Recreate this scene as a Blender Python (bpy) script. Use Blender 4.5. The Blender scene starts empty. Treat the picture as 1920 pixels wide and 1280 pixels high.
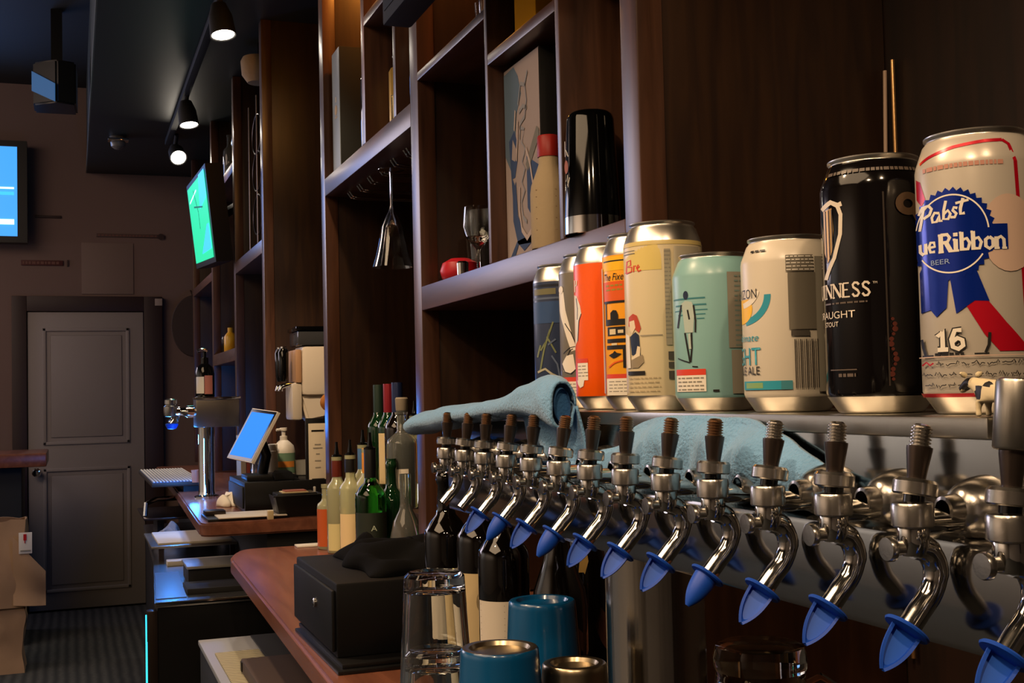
import bpy, bmesh, math, random
from mathutils import Vector, Matrix, noise
random.seed(7)
sc = bpy.context.scene
C = sc.collection
PI = math.pi
def R(d): return math.radians(d)

# ------------------------------------------------------------------ camera
def make_camera():
    y, p, r = R(20.15), R(2.47), R(-1.335)
    f = Vector((math.sin(y)*math.cos(p), math.cos(y)*math.cos(p), math.sin(p)))
    rt = Vector((math.cos(y), -math.sin(y), 0)); up = rt.cross(f)
    r2 = rt*math.cos(r)+up*math.sin(r); u2 = -rt*math.sin(r)+up*math.cos(r)
    cd = bpy.data.cameras.new('camera'); cd.sensor_width = 36; cd.lens = 36*2250/1920
    cd.clip_start = .02
    o = bpy.data.objects.new('camera', cd); C.objects.link(o)
    m = Matrix((r2, u2, -f)).transposed().to_4x4(); m.translation = (0, 0, 1.41)
    o.matrix_world = m; sc.camera = o
make_camera()

# ------------------------------------------------------------------ materials
MATS = {}
def srgb(h):
    if isinstance(h, str):
        v = [int(h[i:i+2], 16)/255 for i in (0, 2, 4)]
    else: v = h
    return tuple(((c+.055)/1.055)**2.4 if c > .04045 else c/12.92 for c in v)+(1.0,)
def mat(name, col, rough=.5, metal=0, spec=.5, trans=0, ior=1.45, emit=None, estr=0, coat=0, bump=0, bscale=200, vary=0, vscale=20, stretch=None, sheen=0):
    if name in MATS: return MATS[name]
    m = bpy.data.materials.new(name); m.use_nodes = True
    nt = m.node_tree; b = nt.nodes['Principled BSDF']
    b.inputs['Base Color'].default_value = srgb(col)
    b.inputs['Roughness'].default_value = rough; b.inputs['Metallic'].default_value = metal
    b.inputs['Specular IOR Level'].default_value = spec
    b.inputs['Transmission Weight'].default_value = trans; b.inputs['IOR'].default_value = ior
    b.inputs['Coat Weight'].default_value = coat; b.inputs['Coat Roughness'].default_value = .05
    if sheen: b.inputs['Sheen Weight'].default_value = sheen
    if emit:
        b.inputs['Emission Color'].default_value = srgb(emit); b.inputs['Emission Strength'].default_value = estr
    def coords(scale):
        tc = nt.nodes.new('ShaderNodeTexCoord'); mp = nt.nodes.new('ShaderNodeMapping')
        nt.links.new(tc.outputs['Object'], mp.inputs[0])
        s = stretch or (1, 1, 1)
        mp.inputs['Scale'].default_value = s
        n = nt.nodes.new('ShaderNodeTexNoise'); n.inputs['Scale'].default_value = scale; n.inputs['Detail'].default_value = 4
        nt.links.new(mp.outputs[0], n.inputs['Vector']); return n
    if vary:
        n = coords(vscale); mx = nt.nodes.new('ShaderNodeMix'); mx.data_type = 'RGBA'
        c = srgb(col)
        mx.inputs['A'].default_value = tuple(x*(1-vary) for x in c[:3])+(1,)
        mx.inputs['B'].default_value = tuple(min(1, x*(1+vary)) for x in c[:3])+(1,)
        nt.links.new(n.outputs['Fac'], mx.inputs['Factor']); nt.links.new(mx.outputs['Result'], b.inputs['Base Color'])
    if bump:
        n = coords(bscale); bp = nt.nodes.new('ShaderNodeBump'); bp.inputs['Strength'].default_value = bump; bp.inputs['Distance'].default_value = .002
        nt.links.new(n.outputs['Fac'], bp.inputs['Height']); nt.links.new(bp.outputs[0], b.inputs['Normal'])
    MATS[name] = m; return m
def wood(name, c1, c2, axis='Z', rough=.42, scale=7, bump=.15, coat=.0):
    if name in MATS: return MATS[name]
    m = bpy.data.materials.new(name); m.use_nodes = True; nt = m.node_tree; b = nt.nodes['Principled BSDF']
    tc = nt.nodes.new('ShaderNodeTexCoord'); mp = nt.nodes.new('ShaderNodeMapping')
    s = {'Z': (6, 6, .5), 'Y': (6, .5, 6), 'X': (.5, 6, 6)}[axis]; mp.inputs['Scale'].default_value = s
    nt.links.new(tc.outputs['Object'], mp.inputs[0])
    n = nt.nodes.new('ShaderNodeTexNoise'); n.inputs['Scale'].default_value = scale; n.inputs['Detail'].default_value = 6; n.inputs['Distortion'].default_value = .6
    nt.links.new(mp.outputs[0], n.inputs['Vector'])
    cr = nt.nodes.new('ShaderNodeValToRGB'); cr.color_ramp.elements[0].position = .32; cr.color_ramp.elements[1].position = .68
    cr.color_ramp.elements[0].color = srgb(c1); cr.color_ramp.elements[1].color = srgb(c2)
    nt.links.new(n.outputs['Fac'], cr.inputs[0]); nt.links.new(cr.outputs[0], b.inputs['Base Color'])
    bp = nt.nodes.new('ShaderNodeBump'); bp.inputs['Strength'].default_value = bump; bp.inputs['Distance'].default_value = .001
    nt.links.new(n.outputs['Fac'], bp.inputs['Height']); nt.links.new(bp.outputs[0], b.inputs['Normal'])
    b.inputs['Roughness'].default_value = rough; b.inputs['Coat Weight'].default_value = coat; b.inputs['Coat Roughness'].default_value = .3
    MATS[name] = m; return m

# ------------------------------------------------------------------ mesh building
class MB:
    def __init__(s): s.v = []; s.f = []; s.mi = []; s.mats = []
    def m(s, mt):
        if mt not in s.mats: s.mats.append(mt)
        return s.mats.index(mt)
    def add(s, vs, fs, mt):
        k = len(s.v); i = s.m(mt)
        s.v += [Vector(v) for v in vs]; s.f += [tuple(a+k for a in f) for f in fs]; s.mi += [i]*len(fs)
    def box(s, a, b, mt, bev=0, M=None):
        bm = bmesh.new(); bmesh.ops.create_cube(bm, size=1)
        a = Vector(a); b = Vector(b)
        for v in bm.verts:
            v.co = Vector([a[i]+(v.co[i]+.5)*(b[i]-a[i]) for i in range(3)])
        if bev: bmesh.ops.bevel(bm, geom=bm.edges[:], offset=bev, segments=2, affect='EDGES', profile=.6)
        s.bm(bm, mt, M)
    def bm(s, bm, mt, M=None):
        bmesh.ops.recalc_face_normals(bm, faces=bm.faces[:]) if M != 'keep' else None
        if M == 'keep': M = None
        bm.verts.index_update()
        s.add([(M @ v.co if M else v.co.copy()) for v in bm.verts], [tuple(v.index for v in f.verts) for f in bm.faces], mt); bm.free()
    def lathe(s, prof, mt, seg=32, M=None, o=(0, 0, 0)):
        """prof: (r, z) or (r, z, material); the material holds for the band that starts there"""
        o = Vector(o); rows = []; T = lambda p: (M @ p if M else p+o)
        cur = mt; k0 = len(s.v)
        for p in prof:
            r, z = p[0], p[1]
            if r < 1e-6: rows.append([len(s.v)]); s.v.append(T(Vector((0, 0, z))))
            else:
                rows.append(list(range(len(s.v), len(s.v)+seg)))
                s.v += [T(Vector((r*math.cos(2*PI*i/seg), r*math.sin(2*PI*i/seg), z))) for i in range(seg)]
        for k in range(len(prof)-1):
            if len(prof[k]) > 2: cur = prof[k][2]
            A, B = rows[k], rows[k+1]; mi = s.m(cur)
            for i in range(seg):
                j = (i+1) % seg
                if len(A) == 1 and len(B) == 1: continue
                if len(A) == 1: s.f.append((A[0], B[j], B[i]))
                elif len(B) == 1: s.f.append((A[i], A[j], B[0]))
                else: s.f.append((A[i], A[j], B[j], B[i]))
                s.mi.append(mi)
    def tube(s, path, rad, mt, seg=12, caps=True, closed=False, sq=(1, 1)):
        P = [Vector(p) for p in path]; n = len(P)
        rr = rad if isinstance(rad, (list, tuple)) else [rad]*n
        rows = []; nrm = None
        for i in range(n):
            if closed: t = P[(i+1) % n]-P[i-1]
            else: t = P[min(i+1, n-1)]-P[max(i-1, 0)]
            t.normalize()
            if nrm is None:
                nrm = t.cross(Vector((0, 0, 1)))
                if nrm.length < .1: nrm = t.cross(Vector((0, 1, 0)))
            nrm = nrm-t*nrm.dot(t); nrm.normalize(); bn = t.cross(nrm)
            rows.append(list(range(len(s.v), len(s.v)+seg)))
            s.v += [P[i]+(nrm*math.cos(2*PI*k/seg)*sq[0]+bn*math.sin(2*PI*k/seg)*sq[1])*rr[i] for k in range(seg)]
        mi = s.m(mt)
        for i in range(n if closed else n-1):
            A, B = rows[i], rows[(i+1) % n]
            for k in range(seg):
                j = (k+1) % seg; s.f.append((A[k], A[j], B[j], B[k])); s.mi.append(mi)
        if caps and not closed:
            s.f.append(tuple(reversed(rows[0]))); s.mi.append(mi); s.f.append(tuple(rows[-1])); s.mi.append(mi)
    def prism(s, poly, z0, z1, mt, M=None, bev=0):
        bm = bmesh.new(); lo = [bm.verts.new((p[0], p[1], z0)) for p in poly]; f = bm.faces.new(lo)
        r = bmesh.ops.extrude_face_region(bm, geom=[f])
        for v in r['geom']:
            if isinstance(v, bmesh.types.BMVert): v.co.z = z1
        if bev: bmesh.ops.bevel(bm, geom=bm.edges[:], offset=bev, segments=2, affect='EDGES')
        s.bm(bm, mt, M)
    def grid(s, fn, nu, nv, mt, thick=0):
        k = len(s.v); pts = [[Vector(fn(i/nu, j/nv)) for j in range(nv+1)] for i in range(nu+1)]
        idx = lambda i, j: i*(nv+1)+j
        vs = [p for row in pts for p in row]; fs = [(idx(i, j), idx(i+1, j), idx(i+1, j+1), idx(i, j+1)) for i in range(nu) for j in range(nv)]
        if thick:
            N = []
            for i in range(nu+1):
                for j in range(nv+1):
                    a = pts[min(i+1, nu)][j]-pts[max(i-1, 0)][j]; b = pts[i][min(j+1, nv)]-pts[i][max(j-1, 0)]
                    c = a.cross(b); N.append(c.normalized() if c.length > 1e-12 else Vector((0, 0, 1)))
            n = len(vs); vs = vs+[vs[q]-N[q]*thick for q in range(n)]
            fs = fs+[tuple(n+q for q in reversed(f)) for f in fs]
            edge = [idx(i, 0) for i in range(nu+1)]+[idx(nu, j) for j in range(1, nv+1)]+[idx(i, nv) for i in range(nu-1, -1, -1)]+[idx(0, j) for j in range(nv-1, 0, -1)]
            for q in range(len(edge)):
                a, b = edge[q], edge[(q+1) % len(edge)]; fs.append((b, a, n+a, n+b))
        s.add(vs, fs, mt)
    def build(s, name, parent=None, loc=None, sharp=35, sub=0):
        """vertices are world coordinates unless loc is given (then they are local to loc, itself local to the parent)"""
        me = bpy.data.meshes.new(name)
        wl = Vector((0, 0, 0)); p = parent
        while p is not None: wl += p.location; p = p.parent
        off = wl if loc is None else Vector((0, 0, 0))
        base = Vector((0, 0, 0))
        if loc is None and parent is None and s.v:      # a lone mesh: origin at its base
            xs = [v.x for v in s.v]; ys = [v.y for v in s.v]; zs = [v.z for v in s.v]
            base = Vector(((min(xs)+max(xs))/2, (min(ys)+max(ys))/2, min(zs))); off = base
        me.from_pydata([v-off for v in s.v], [], s.f)
        for mt in s.mats: me.materials.append(mt)
        me.polygons.foreach_set('material_index', s.mi)
        me.polygons.foreach_set('use_smooth', [True]*len(me.polygons))
        if sharp < 180: me.set_sharp_from_angle(angle=R(sharp))
        me.update(); me.validate()
        o = bpy.data.objects.new(name, me); C.objects.link(o)
        o.location = base if loc is None else loc
        if parent is not None: o.parent = parent
        if sub:
            md = o.modifiers.new('sub', 'SUBSURF'); md.levels = sub; md.render_levels = sub
        return o
def tag(o, label=None, cat=None, group=None, kind=None):
    if label: o['label'] = label
    if cat: o['category'] = cat
    if group: o['group'] = group
    if kind: o['kind'] = kind
    return o
def thing(name, label, cat, loc=(0, 0, 0), group=None):
    o = bpy.data.objects.new(name, None); o.empty_display_size = .05; C.objects.link(o); o.location = loc
    return tag(o, label, cat, group)
def copy_tree(o, parent=None, dloc=None):
    c = o.copy(); C.objects.link(c)
    if parent is not None: c.parent = parent
    for ch in list(o.children): copy_tree(ch, c)
    return c
def struct(name, mb): return tag(mb.build(name), kind='structure')
def one(name, mb, label, cat, group=None): return tag(mb.build(name), label, cat, group)

# text as flat polygons (x right, y up), height of capitals = 1
FCACHE = {}
def text_bm(txt, shear=0, width=1.0):
    cu = bpy.data.curves.new('t', 'FONT'); cu.body = txt; cu.size = 1.0; cu.resolution_u = 3
    o = bpy.data.objects.new('t', cu); C.objects.link(o)
    dg = bpy.context.evaluated_depsgraph_get(); me = bpy.data.meshes.new_from_object(o.evaluated_get(dg))
    bm = bmesh.new(); bm.from_mesh(me)
    bpy.data.objects.remove(o); bpy.data.curves.remove(cu); bpy.data.meshes.remove(me)
    for v in bm.verts: v.co.x = (v.co.x+shear*v.co.y)*width/.69; v.co.y /= .69
    return bm
def poly_bm(polys):
    bm = bmesh.new()
    for P in polys:
        vs = [bm.verts.new((p[0], p[1], 0)) for p in P]
        try: bm.faces.new(vs)
        except ValueError: pass
    bmesh.ops.triangulate(bm, faces=bm.faces[:])
    return bm
def strokes(lines, w):
    out = []
    for L in lines:
        ww = w
        if isinstance(L, tuple) and not isinstance(L[0], (tuple, list)): ww, L = L[0], L[1]
        L = [Vector((p[0], p[1])) for p in L]; n = len(L); lft = []; rgt = []
        for i in range(n):
            t = (L[min(i+1, n-1)]-L[max(i-1, 0)]).normalized(); q = Vector((-t.y, t.x))*ww/2
            lft.append(L[i]+q); rgt.append(L[i]-q)
        for i in range(n-1): out.append([lft[i], lft[i+1], rgt[i+1], rgt[i]])
    return out
def circle(cx, cy, r, n=28, r2=None, a0=0, a1=360):
    r2 = r2 or r; return [(cx+r*math.cos(R(a0+(a1-a0)*i/n)), cy+r2*math.sin(R(a0+(a1-a0)*i/n))) for i in range(n if a1-a0 == 360 else n+1)]
def rect(x0, y0, x1, y1): return [(x0, y0), (x1, y0), (x1, y1), (x0, y1)]
def ring(cx, cy, r0, r1, n=36, a0=0, a1=360):
    return [[(cx+r*math.cos(R(a)), cy+r*math.sin(R(a))) for r, a in ((r0, a0+(a1-a0)*i/n), (r1, a0+(a1-a0)*i/n), (r1, a0+(a1-a0)*(i+1)/n), (r0, a0+(a1-a0)*(i+1)/n))] for i in range(n)]
# ------------------------------------------------------------------ palette
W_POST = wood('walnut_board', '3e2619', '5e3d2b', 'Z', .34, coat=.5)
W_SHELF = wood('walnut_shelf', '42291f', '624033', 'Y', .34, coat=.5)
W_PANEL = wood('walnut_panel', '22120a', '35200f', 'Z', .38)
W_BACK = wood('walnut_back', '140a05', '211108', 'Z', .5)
W_TOP = wood('counter_wood', '6a4030', '86543f', 'Y', .27, 5)
W_EDGE = wood('counter_edge', '3d2117', '553021', 'Y', .4, 5)
STEEL = mat('brushed_steel', 'b0aca4', .3, 1, bump=.03, bscale=60, stretch=(1, 12, 1))
PED = mat('pedestal_steel', 'aaa69e', .17, 1, bump=.35, bscale=7, stretch=(14, 14, .15))
MIRROR = mat('polished_steel', '9a9894', .12, 1, bump=.012, bscale=9)
CHROME = mat('chrome', 'd2d0cc', .07, 1)
NICKEL = mat('worn_nickel', 'bab6b0', .24, 1, bump=.05, bscale=300)
ALU = mat('aluminium', 'd8d3c8', .3, 1)
BRASSY = mat('brass_thread', '8a6a4e', .35, 1)
DARKMETAL = mat('dark_bronze', '4a403b', .3, .9)
BLACK = mat('black_plastic', '0c0c0d', .38)
BLACKM = mat('black_matte', '0d0d0e', .75)
BLACKG = mat('black_gloss', '060606', .08)
WHITE = mat('white_plastic', 'd9d4c8', .45)
PAPER = mat('paper', 'd8d0c0', .8)
CREAM = mat('cream_paper', 'd2bd8f', .75)
GLASS = mat('clear_glass', 'f4f6f4', .0, trans=1, ior=1.48)
RUBBER = mat('rubber', '101010', .6)
RED = mat('red_paint', 'b3141c', .35)

# ------------------------------------------------------------------ the room
WALLC = mat('wall_paint', '75615a', .85, vary=.08, vscale=1.5)
CEILM = mat('ceiling_black', '0a0b0d', .7)
SOFM = mat('soffit_dark', '20292a', .5)
m = MB(); m.box((-4.2, -3.2, -.1), (1.4, 9.1, 0), mat('carpet', '2a2c2d', .95))
tag(m.build('floor'), kind='structure')
nt = MATS['carpet'].node_tree; b = nt.nodes['Principled BSDF']
tc = nt.nodes.new('ShaderNodeTexCoord'); wv = nt.nodes.new('ShaderNodeTexWave'); wv.bands_direction = 'X'; wv.inputs['Scale'].default_value = 6; wv.inputs['Distortion'].default_value = 1.2
nz = nt.nodes.new('ShaderNodeTexNoise'); nz.inputs['Scale'].default_value = 60
mx = nt.nodes.new('ShaderNodeMath'); mx.operation = 'MULTIPLY'
nt.links.new(tc.outputs['Object'], wv.inputs['Vector']); nt.links.new(tc.outputs['Object'], nz.inputs['Vector'])
cr = nt.nodes.new('ShaderNodeValToRGB'); cr.color_ramp.elements[0].color = srgb('1d1f20'); cr.color_ramp.elements[1].color = srgb('4a4946')
nt.links.new(wv.outputs['Fac'], mx.inputs[0]); nt.links.new(nz.outputs['Fac'], mx.inputs[1]); nt.links.new(mx.outputs[0], cr.inputs[0]); nt.links.new(cr.outputs[0], b.inputs['Base Color'])
m = MB(); m.box((-4.2, -3.2, 3.62), (1.4, 9.1, 3.72), CEILM); struct('ceiling', m)
m = MB(); m.box((-4.2, 8.85, 0), (1.4, 8.97, 3.62), WALLC); struct('wall_back', m)
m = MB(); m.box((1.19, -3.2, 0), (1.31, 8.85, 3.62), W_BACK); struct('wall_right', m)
m = MB(); m.box((-4.2, -3.2, 0), (-4.08, 8.85, 3.62), mat('wall_brown', '77716c', .8)); struct('wall_left', m)
m = MB(); m.box((-4.08, -3.2, 0), (1.19, -3.08, 3.62), MATS['wall_brown']); struct('wall_front', m)
m = MB(); m.box((.105, -3.08, 3.02), (1.19, 8.85, 3.62), SOFM)
m.box((.099, -3.08, 3.02), (.105, 8.85, 3.05), mat('soffit_edge', '5a6664', .35))
tag(m.build('trim_1'), 'dark dropped soffit above the back bar', kind='structure')
# door
DOORP = mat('door_paint', '8d8683', .55)
d = MB(); Y0 = 8.805
d.box((-.285, Y0, .012), (.47, Y0+.04, 2.04), DOORP, .003)
for z0, z1 in ((1.13, 1.93), (.13, .97)):
    for a, bb in (((-.19, z0), (.375, z0+.022)), ((-.19, z1-.022), (.375, z1)), ((-.19, z0), (-.168, z1)), ((.353, z0), (.375, z1))):
        d.box((a[0], Y0-.012, a[1]), (bb[0], Y0, bb[1]), DOORP, .004)
    d.box((-.14, Y0-.008, z0+.05), (.325, Y0, z1-.05), DOORP, .006)
door = tag(d.build('door_1'), kind='structure')
k = MB(); k.lathe([(0, 0), (.026, 0), (.026, .008), (.012, .012), (.011, .035), (.027, .045), (.03, .06), (.022, .072), (0, .075)], CHROME, 24, Matrix.Translation((-.232, Y0, .95)) @ Matrix.Rotation(PI/2, 4, 'X'))
tag(k.build('door_knob', door), 'small chrome door knob')
FR = mat('frame_dark', '2b1a1a', .5)
m = MB(); m.box((-.385, 8.79, 0), (-.29, 8.85, 2.15), FR, .004); m.box((.475, 8.79, 0), (.6, 8.85, 2.15), FR, .004); m.box((-.29, 8.79, 2.045), (.475, 8.85, 2.15), FR, .004)
tag(m.build('trim_2'), 'dark brown door frame on the far wall', kind='structure')
m = MB(); m.box((-1.6, 8.835, 0), (-.385, 8.85, .12), FR); struct('baseboard_back', m)

# ------------------------------------------------------------------ shelving of the back bar (front plane X .76)
XF, XB = .76, 1.188
def bd(mb, y0, y1, z0, z1, mt, x0=XF, x1=XB): mb.box((x0, y0, z0), (x1, y1, z1), mt, .002)
def part(name, parent, mt, *boxes, label=None):
    q = MB()
    for y0, y1, z0, z1, *x in boxes: bd(q, y0, y1, z0, z1, mt, *x)
    o = q.build(name, parent)
    if label: o['label'] = label
    return o
ZT = 3.02
def side(parent, y0, y1, z0=.945):
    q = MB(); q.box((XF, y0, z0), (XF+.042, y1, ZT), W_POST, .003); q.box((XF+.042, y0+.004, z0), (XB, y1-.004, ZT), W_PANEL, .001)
    return q.build('side_panel', parent)
SU = 'walnut shelving units along the back bar'
A = thing('shelving_unit', 'x', 'shelving unit', (.97, 2.1, .945), SU)
A['label'] = 'walnut shelving unit right behind the beer cans, with the canvas and the red-capped bottle'
side(A, 1.525, 1.58, .945); side(A, 2.672, 2.738, .945)
part('divider', A, W_POST, (1.812, 1.829, 1.661, ZT)); part('divider', A, W_POST, (2.174, 2.19, 1.661, ZT))
part('shelf', A, W_SHELF, (1.58, 2.672, 1.606, 1.661)); part('shelf', A, W_SHELF, (1.829, 2.174, 2.046, 2.067)); part('shelf', A, W_SHELF, (2.19, 2.672, 2.143, 2.162))
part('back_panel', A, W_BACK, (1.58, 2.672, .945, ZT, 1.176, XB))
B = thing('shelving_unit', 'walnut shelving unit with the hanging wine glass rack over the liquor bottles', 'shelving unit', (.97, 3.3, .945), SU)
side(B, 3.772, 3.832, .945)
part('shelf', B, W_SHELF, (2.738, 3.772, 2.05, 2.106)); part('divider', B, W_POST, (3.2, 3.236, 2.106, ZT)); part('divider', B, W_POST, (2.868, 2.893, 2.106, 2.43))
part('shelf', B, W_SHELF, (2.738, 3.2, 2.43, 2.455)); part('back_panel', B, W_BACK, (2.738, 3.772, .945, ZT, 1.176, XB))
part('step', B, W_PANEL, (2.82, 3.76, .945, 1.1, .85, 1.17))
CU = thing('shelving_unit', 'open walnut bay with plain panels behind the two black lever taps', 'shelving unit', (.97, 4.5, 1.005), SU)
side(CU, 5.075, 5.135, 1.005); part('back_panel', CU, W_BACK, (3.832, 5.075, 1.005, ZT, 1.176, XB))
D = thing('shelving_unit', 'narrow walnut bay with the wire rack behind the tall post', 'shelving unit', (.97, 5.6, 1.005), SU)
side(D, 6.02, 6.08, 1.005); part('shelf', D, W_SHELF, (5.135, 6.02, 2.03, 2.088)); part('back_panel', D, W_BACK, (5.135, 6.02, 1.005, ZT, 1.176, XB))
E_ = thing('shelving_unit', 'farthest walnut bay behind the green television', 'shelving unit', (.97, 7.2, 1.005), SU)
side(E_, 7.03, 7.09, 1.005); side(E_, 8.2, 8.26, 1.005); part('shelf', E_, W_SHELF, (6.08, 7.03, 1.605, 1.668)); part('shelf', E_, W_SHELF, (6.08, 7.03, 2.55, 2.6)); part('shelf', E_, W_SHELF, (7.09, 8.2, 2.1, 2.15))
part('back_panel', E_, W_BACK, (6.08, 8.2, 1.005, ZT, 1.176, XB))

# ------------------------------------------------------------------ counters
def rounded(poly, rad, n=6):
    out = []
    N = len(poly)
    for i, p in enumerate(poly):
        r = rad.get(i, 0)
        if not r: out.append(p); continue
        p0 = Vector(poly[i-1]); p1 = Vector(p); p2 = Vector(poly[(i+1) % N])
        a = p1+(p0-p1).normalized()*r; c = p1+(p2-p1).normalized()*r
        for k in range(n+1):
            t = k/n; out.append(tuple((1-t)**2*a+2*t*(1-t)*p1+t*t*c))
    return out
cnt = thing('counter', 'reddish wooden back counter under the black cash drawer', 'counter', (.8, 2, 0))
m = MB(); m.prism(rounded([(.26, .15), (.26, 1.5), (.398, 1.75), (.396, 2.0), (.437, 3.72), (.5, 3.87), (1.185, 3.87), (1.185, .15)], {2: .05, 4: .1, 5: .05}), .895, .94, W_TOP, bev=.006); m.build('worktop', cnt)
m = MB(); m.box((.62, .2, 0), (1.18, 3.8, .895), BLACKM, .003); tag(m.build('cabinet', cnt), 'black base cabinet')
m = MB(); m.box((.25, .2, .94), (.665, 1.42, 1.0), BLACKM, .004); tag(m.build('riser', cnt), 'low black riser under the taps')
c2 = thing('counter', 'second wooden back counter beyond the step, under the tablet', 'counter', (.8, 6, 0))
m = MB(); m.prism(rounded([(.395, 4.12), (.452, 6.0), (.49, 7.9), (1.185, 7.9), (1.185, 4.12)], {0: .06}), .955, 1.0, W_TOP, bev=.006); m.build('worktop', c2)
m = MB(); m.box((.62, 4.16, 0), (1.18, 7.85, .955), BLACKM, .003); tag(m.build('cabinet', c2), 'black base cabinet')
# ------------------------------------------------------------------ the near beer tower
tow = thing('beer_tower', 'long polished steel beer tower with fourteen taps carrying the beer cans', 'beer tower', (.49, .978, 1.0))
m = MB(); m.box((.431, .30, 1.30), (.565, 1.335, 1.384), MIRROR, .003); m.build('body', tow); m = MB(); m.box((.4065, .30, 1.2785), (.565, 1.335, 1.3325), MIRROR, .004); m.build('lower_front', tow)
m = MB(); m.box((.4265, .48, 1.3815), (.568, 1.335, 1.3925), STEEL, .0015); m.build('top_tray', tow)
m = MB(); m.lathe([(.075, 1.0), (.075, 1.006), (.048, 1.012), (.0445, 1.02), (.0445, 1.279)], PED, 48, o=(.49, .978, 0)); m.build('pedestal', tow)
FX, FZ = .385, 1.345
def faucet_parts():
    P = {}
    # body: horizontal barrel into the tower and upright hub
    m = MB(); MX = Matrix.Translation((0, 0, -.0025)) @ Matrix.Rotation(PI/2, 4, 'Y')
    m.lathe([(0, .002), (.0062, .003), (.0062, .046)], CHROME, 24, MX)
    m.lathe([(0, -.0195), (.006, -.0185), (.0078, -.014), (.0078, -.004), (.0068, -.0025), (.0068, 0)], CHROME, 24)
    P['body'] = m
    # shank dome against the tower
    m = MB(); m.lathe([(.0055, .018), (.0072, .0185), (.0078, .021), (.0082, .026)]+[(.0082+.0085*math.sin(t*PI/2), .026+.0195*(1-math.cos(t*PI/2))**.8) for t in (.15, .3, .45, .6, .75, .9, 1)]+[(.0167, .0462)], NICKEL, 32, Matrix.Translation((0, 0, .002)) @ Matrix.Rotation(PI/2, 4, 'Y'))
    P['shank_flange'] = m
    m = MB(); m.lathe([(0, -.0045), (.0098, -.0045), (.0103, -.0038), (.0103, .0058), (.0096, .0072), (.006, .0078), (0, .0078)], NICKEL, 28); P['collar'] = m
    T = Matrix.Translation((.0005, 0, .0066)) @ Matrix.Rotation(R(7), 4, 'Y')
    m = MB(); m.lathe([(0, 0), (.0052, 0), (.0052, .0045), (.0045, .0045)], BLACKG, 18, T)
    m.lathe([(.004, .004), (.0099, .004), (.0108, .0048), (.0108, .0104), (.0096, .0119), (.0045, .0126)], NICKEL, 28, T)
    m.lathe([(.0045, .0122), (.0046, .0135), (.0063, .0266), (.0063, .028), (.0045, .028)], DARKMETAL, 20, T)
    P['lever'] = m
    m = MB(); pr = [(.0045, .028)]
    for i in range(6): z = .0282+i*.0017; pr += [(.0053, z), (.0053, z+.0005), (.0043, z+.0009), (.0043, z+.0013)]
    pr += [(.0043, .0382), (.003, .0392), (0, .0394)]
    m.lathe(pr, BRASSY, 16, T); P['threaded_stud'] = m
    # vent screw on the front
    m = MB(); m.lathe([(0, 0), (.0056, .0003), (.0062, .0014), (.0062, .0034), (.0056, .0042), (.0035, .0045), (.0035, .012)], NICKEL, 24, Matrix.Translation((-.0165, 0, -.0145)) @ Matrix.Rotation(PI/2, 4, 'Y')); P['vent_screw'] = m
    m = MB(); pts = []
    ctl = [(.001, -.014), (.0085, -.017), (.0128, -.0265), (.0095, -.037), (.002, -.0455), (-.0053, -.0535)]
    for i in range(len(ctl)-1):
        p0 = Vector(ctl[max(i-1, 0)]); p1 = Vector(ctl[i]); p2 = Vector(ctl[i+1]); p3 = Vector(ctl[min(i+2, len(ctl)-1)])
        for k in range(5):
            t = k/5; q = .5*((2*p1)+(p2-p0)*t+(2*p0-5*p1+4*p2-p3)*t*t+(3*p1-p0-3*p2+p3)*t**3); pts.append((q.x, 0, q.y))
    pts.append((ctl[-1][0], 0, ctl[-1][1]))
    m.tube(pts, [.0066]*6+[.0062]*6+[.0058]*(len(pts)-12), CHROME, 18); P['spout'] = m
    return P
FP = faucet_parts(); protos = None
FY = [1.267-.065*i for i in range(14)]
meshes = {}
for i, y in enumerate(FY):
    root = None
    for nm in ('body', 'shank_flange', 'collar', 'lever', 'threaded_stud', 'vent_screw', 'spout'):
        if nm == 'threaded_stud' and i == 13: continue
        if i == 0:
            o = FP[nm].build('faucet' if nm == 'body' else nm, tow if nm == 'body' else root, loc=(0, 0, 0) if nm != 'body' else Vector((FX, y, FZ))-tow.location)
            meshes[nm] = o.data
            if nm == 'threaded_stud':
                steel_stud = o.data.copy(); steel_stud.materials.clear(); steel_stud.materials.append(NICKEL)
        else:
            o = bpy.data.objects.new('faucet' if nm == 'body' else nm, steel_stud if nm == 'threaded_stud' and i > 9 else meshes[nm]); C.objects.link(o)
            if nm == 'body': o.parent = tow; o.location = Vector((FX, y, FZ))-tow.location
            else: o.parent = root
        if nm == 'body': root = o
        if nm in ('lever', 'threaded_stud'): o.rotation_euler.y = R(((i*53) % 7-3)*1.1)
    if i == 13:
        T = Matrix.Translation((.0005, 0, .0066)) @ Matrix.Rotation(R(7), 4, 'Y')
        m = MB(); m.lathe([(.0063, .028), (.0085, .0285), (.0092, .0295), (.0092, .058), (.0088, .0592), (.0072, .06), (0, .06)], STEEL, 32, T); o = m.build('tap_handle', root, loc=(0, 0, 0)); o['label'] = 'polished cylindrical tap handle'

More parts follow.
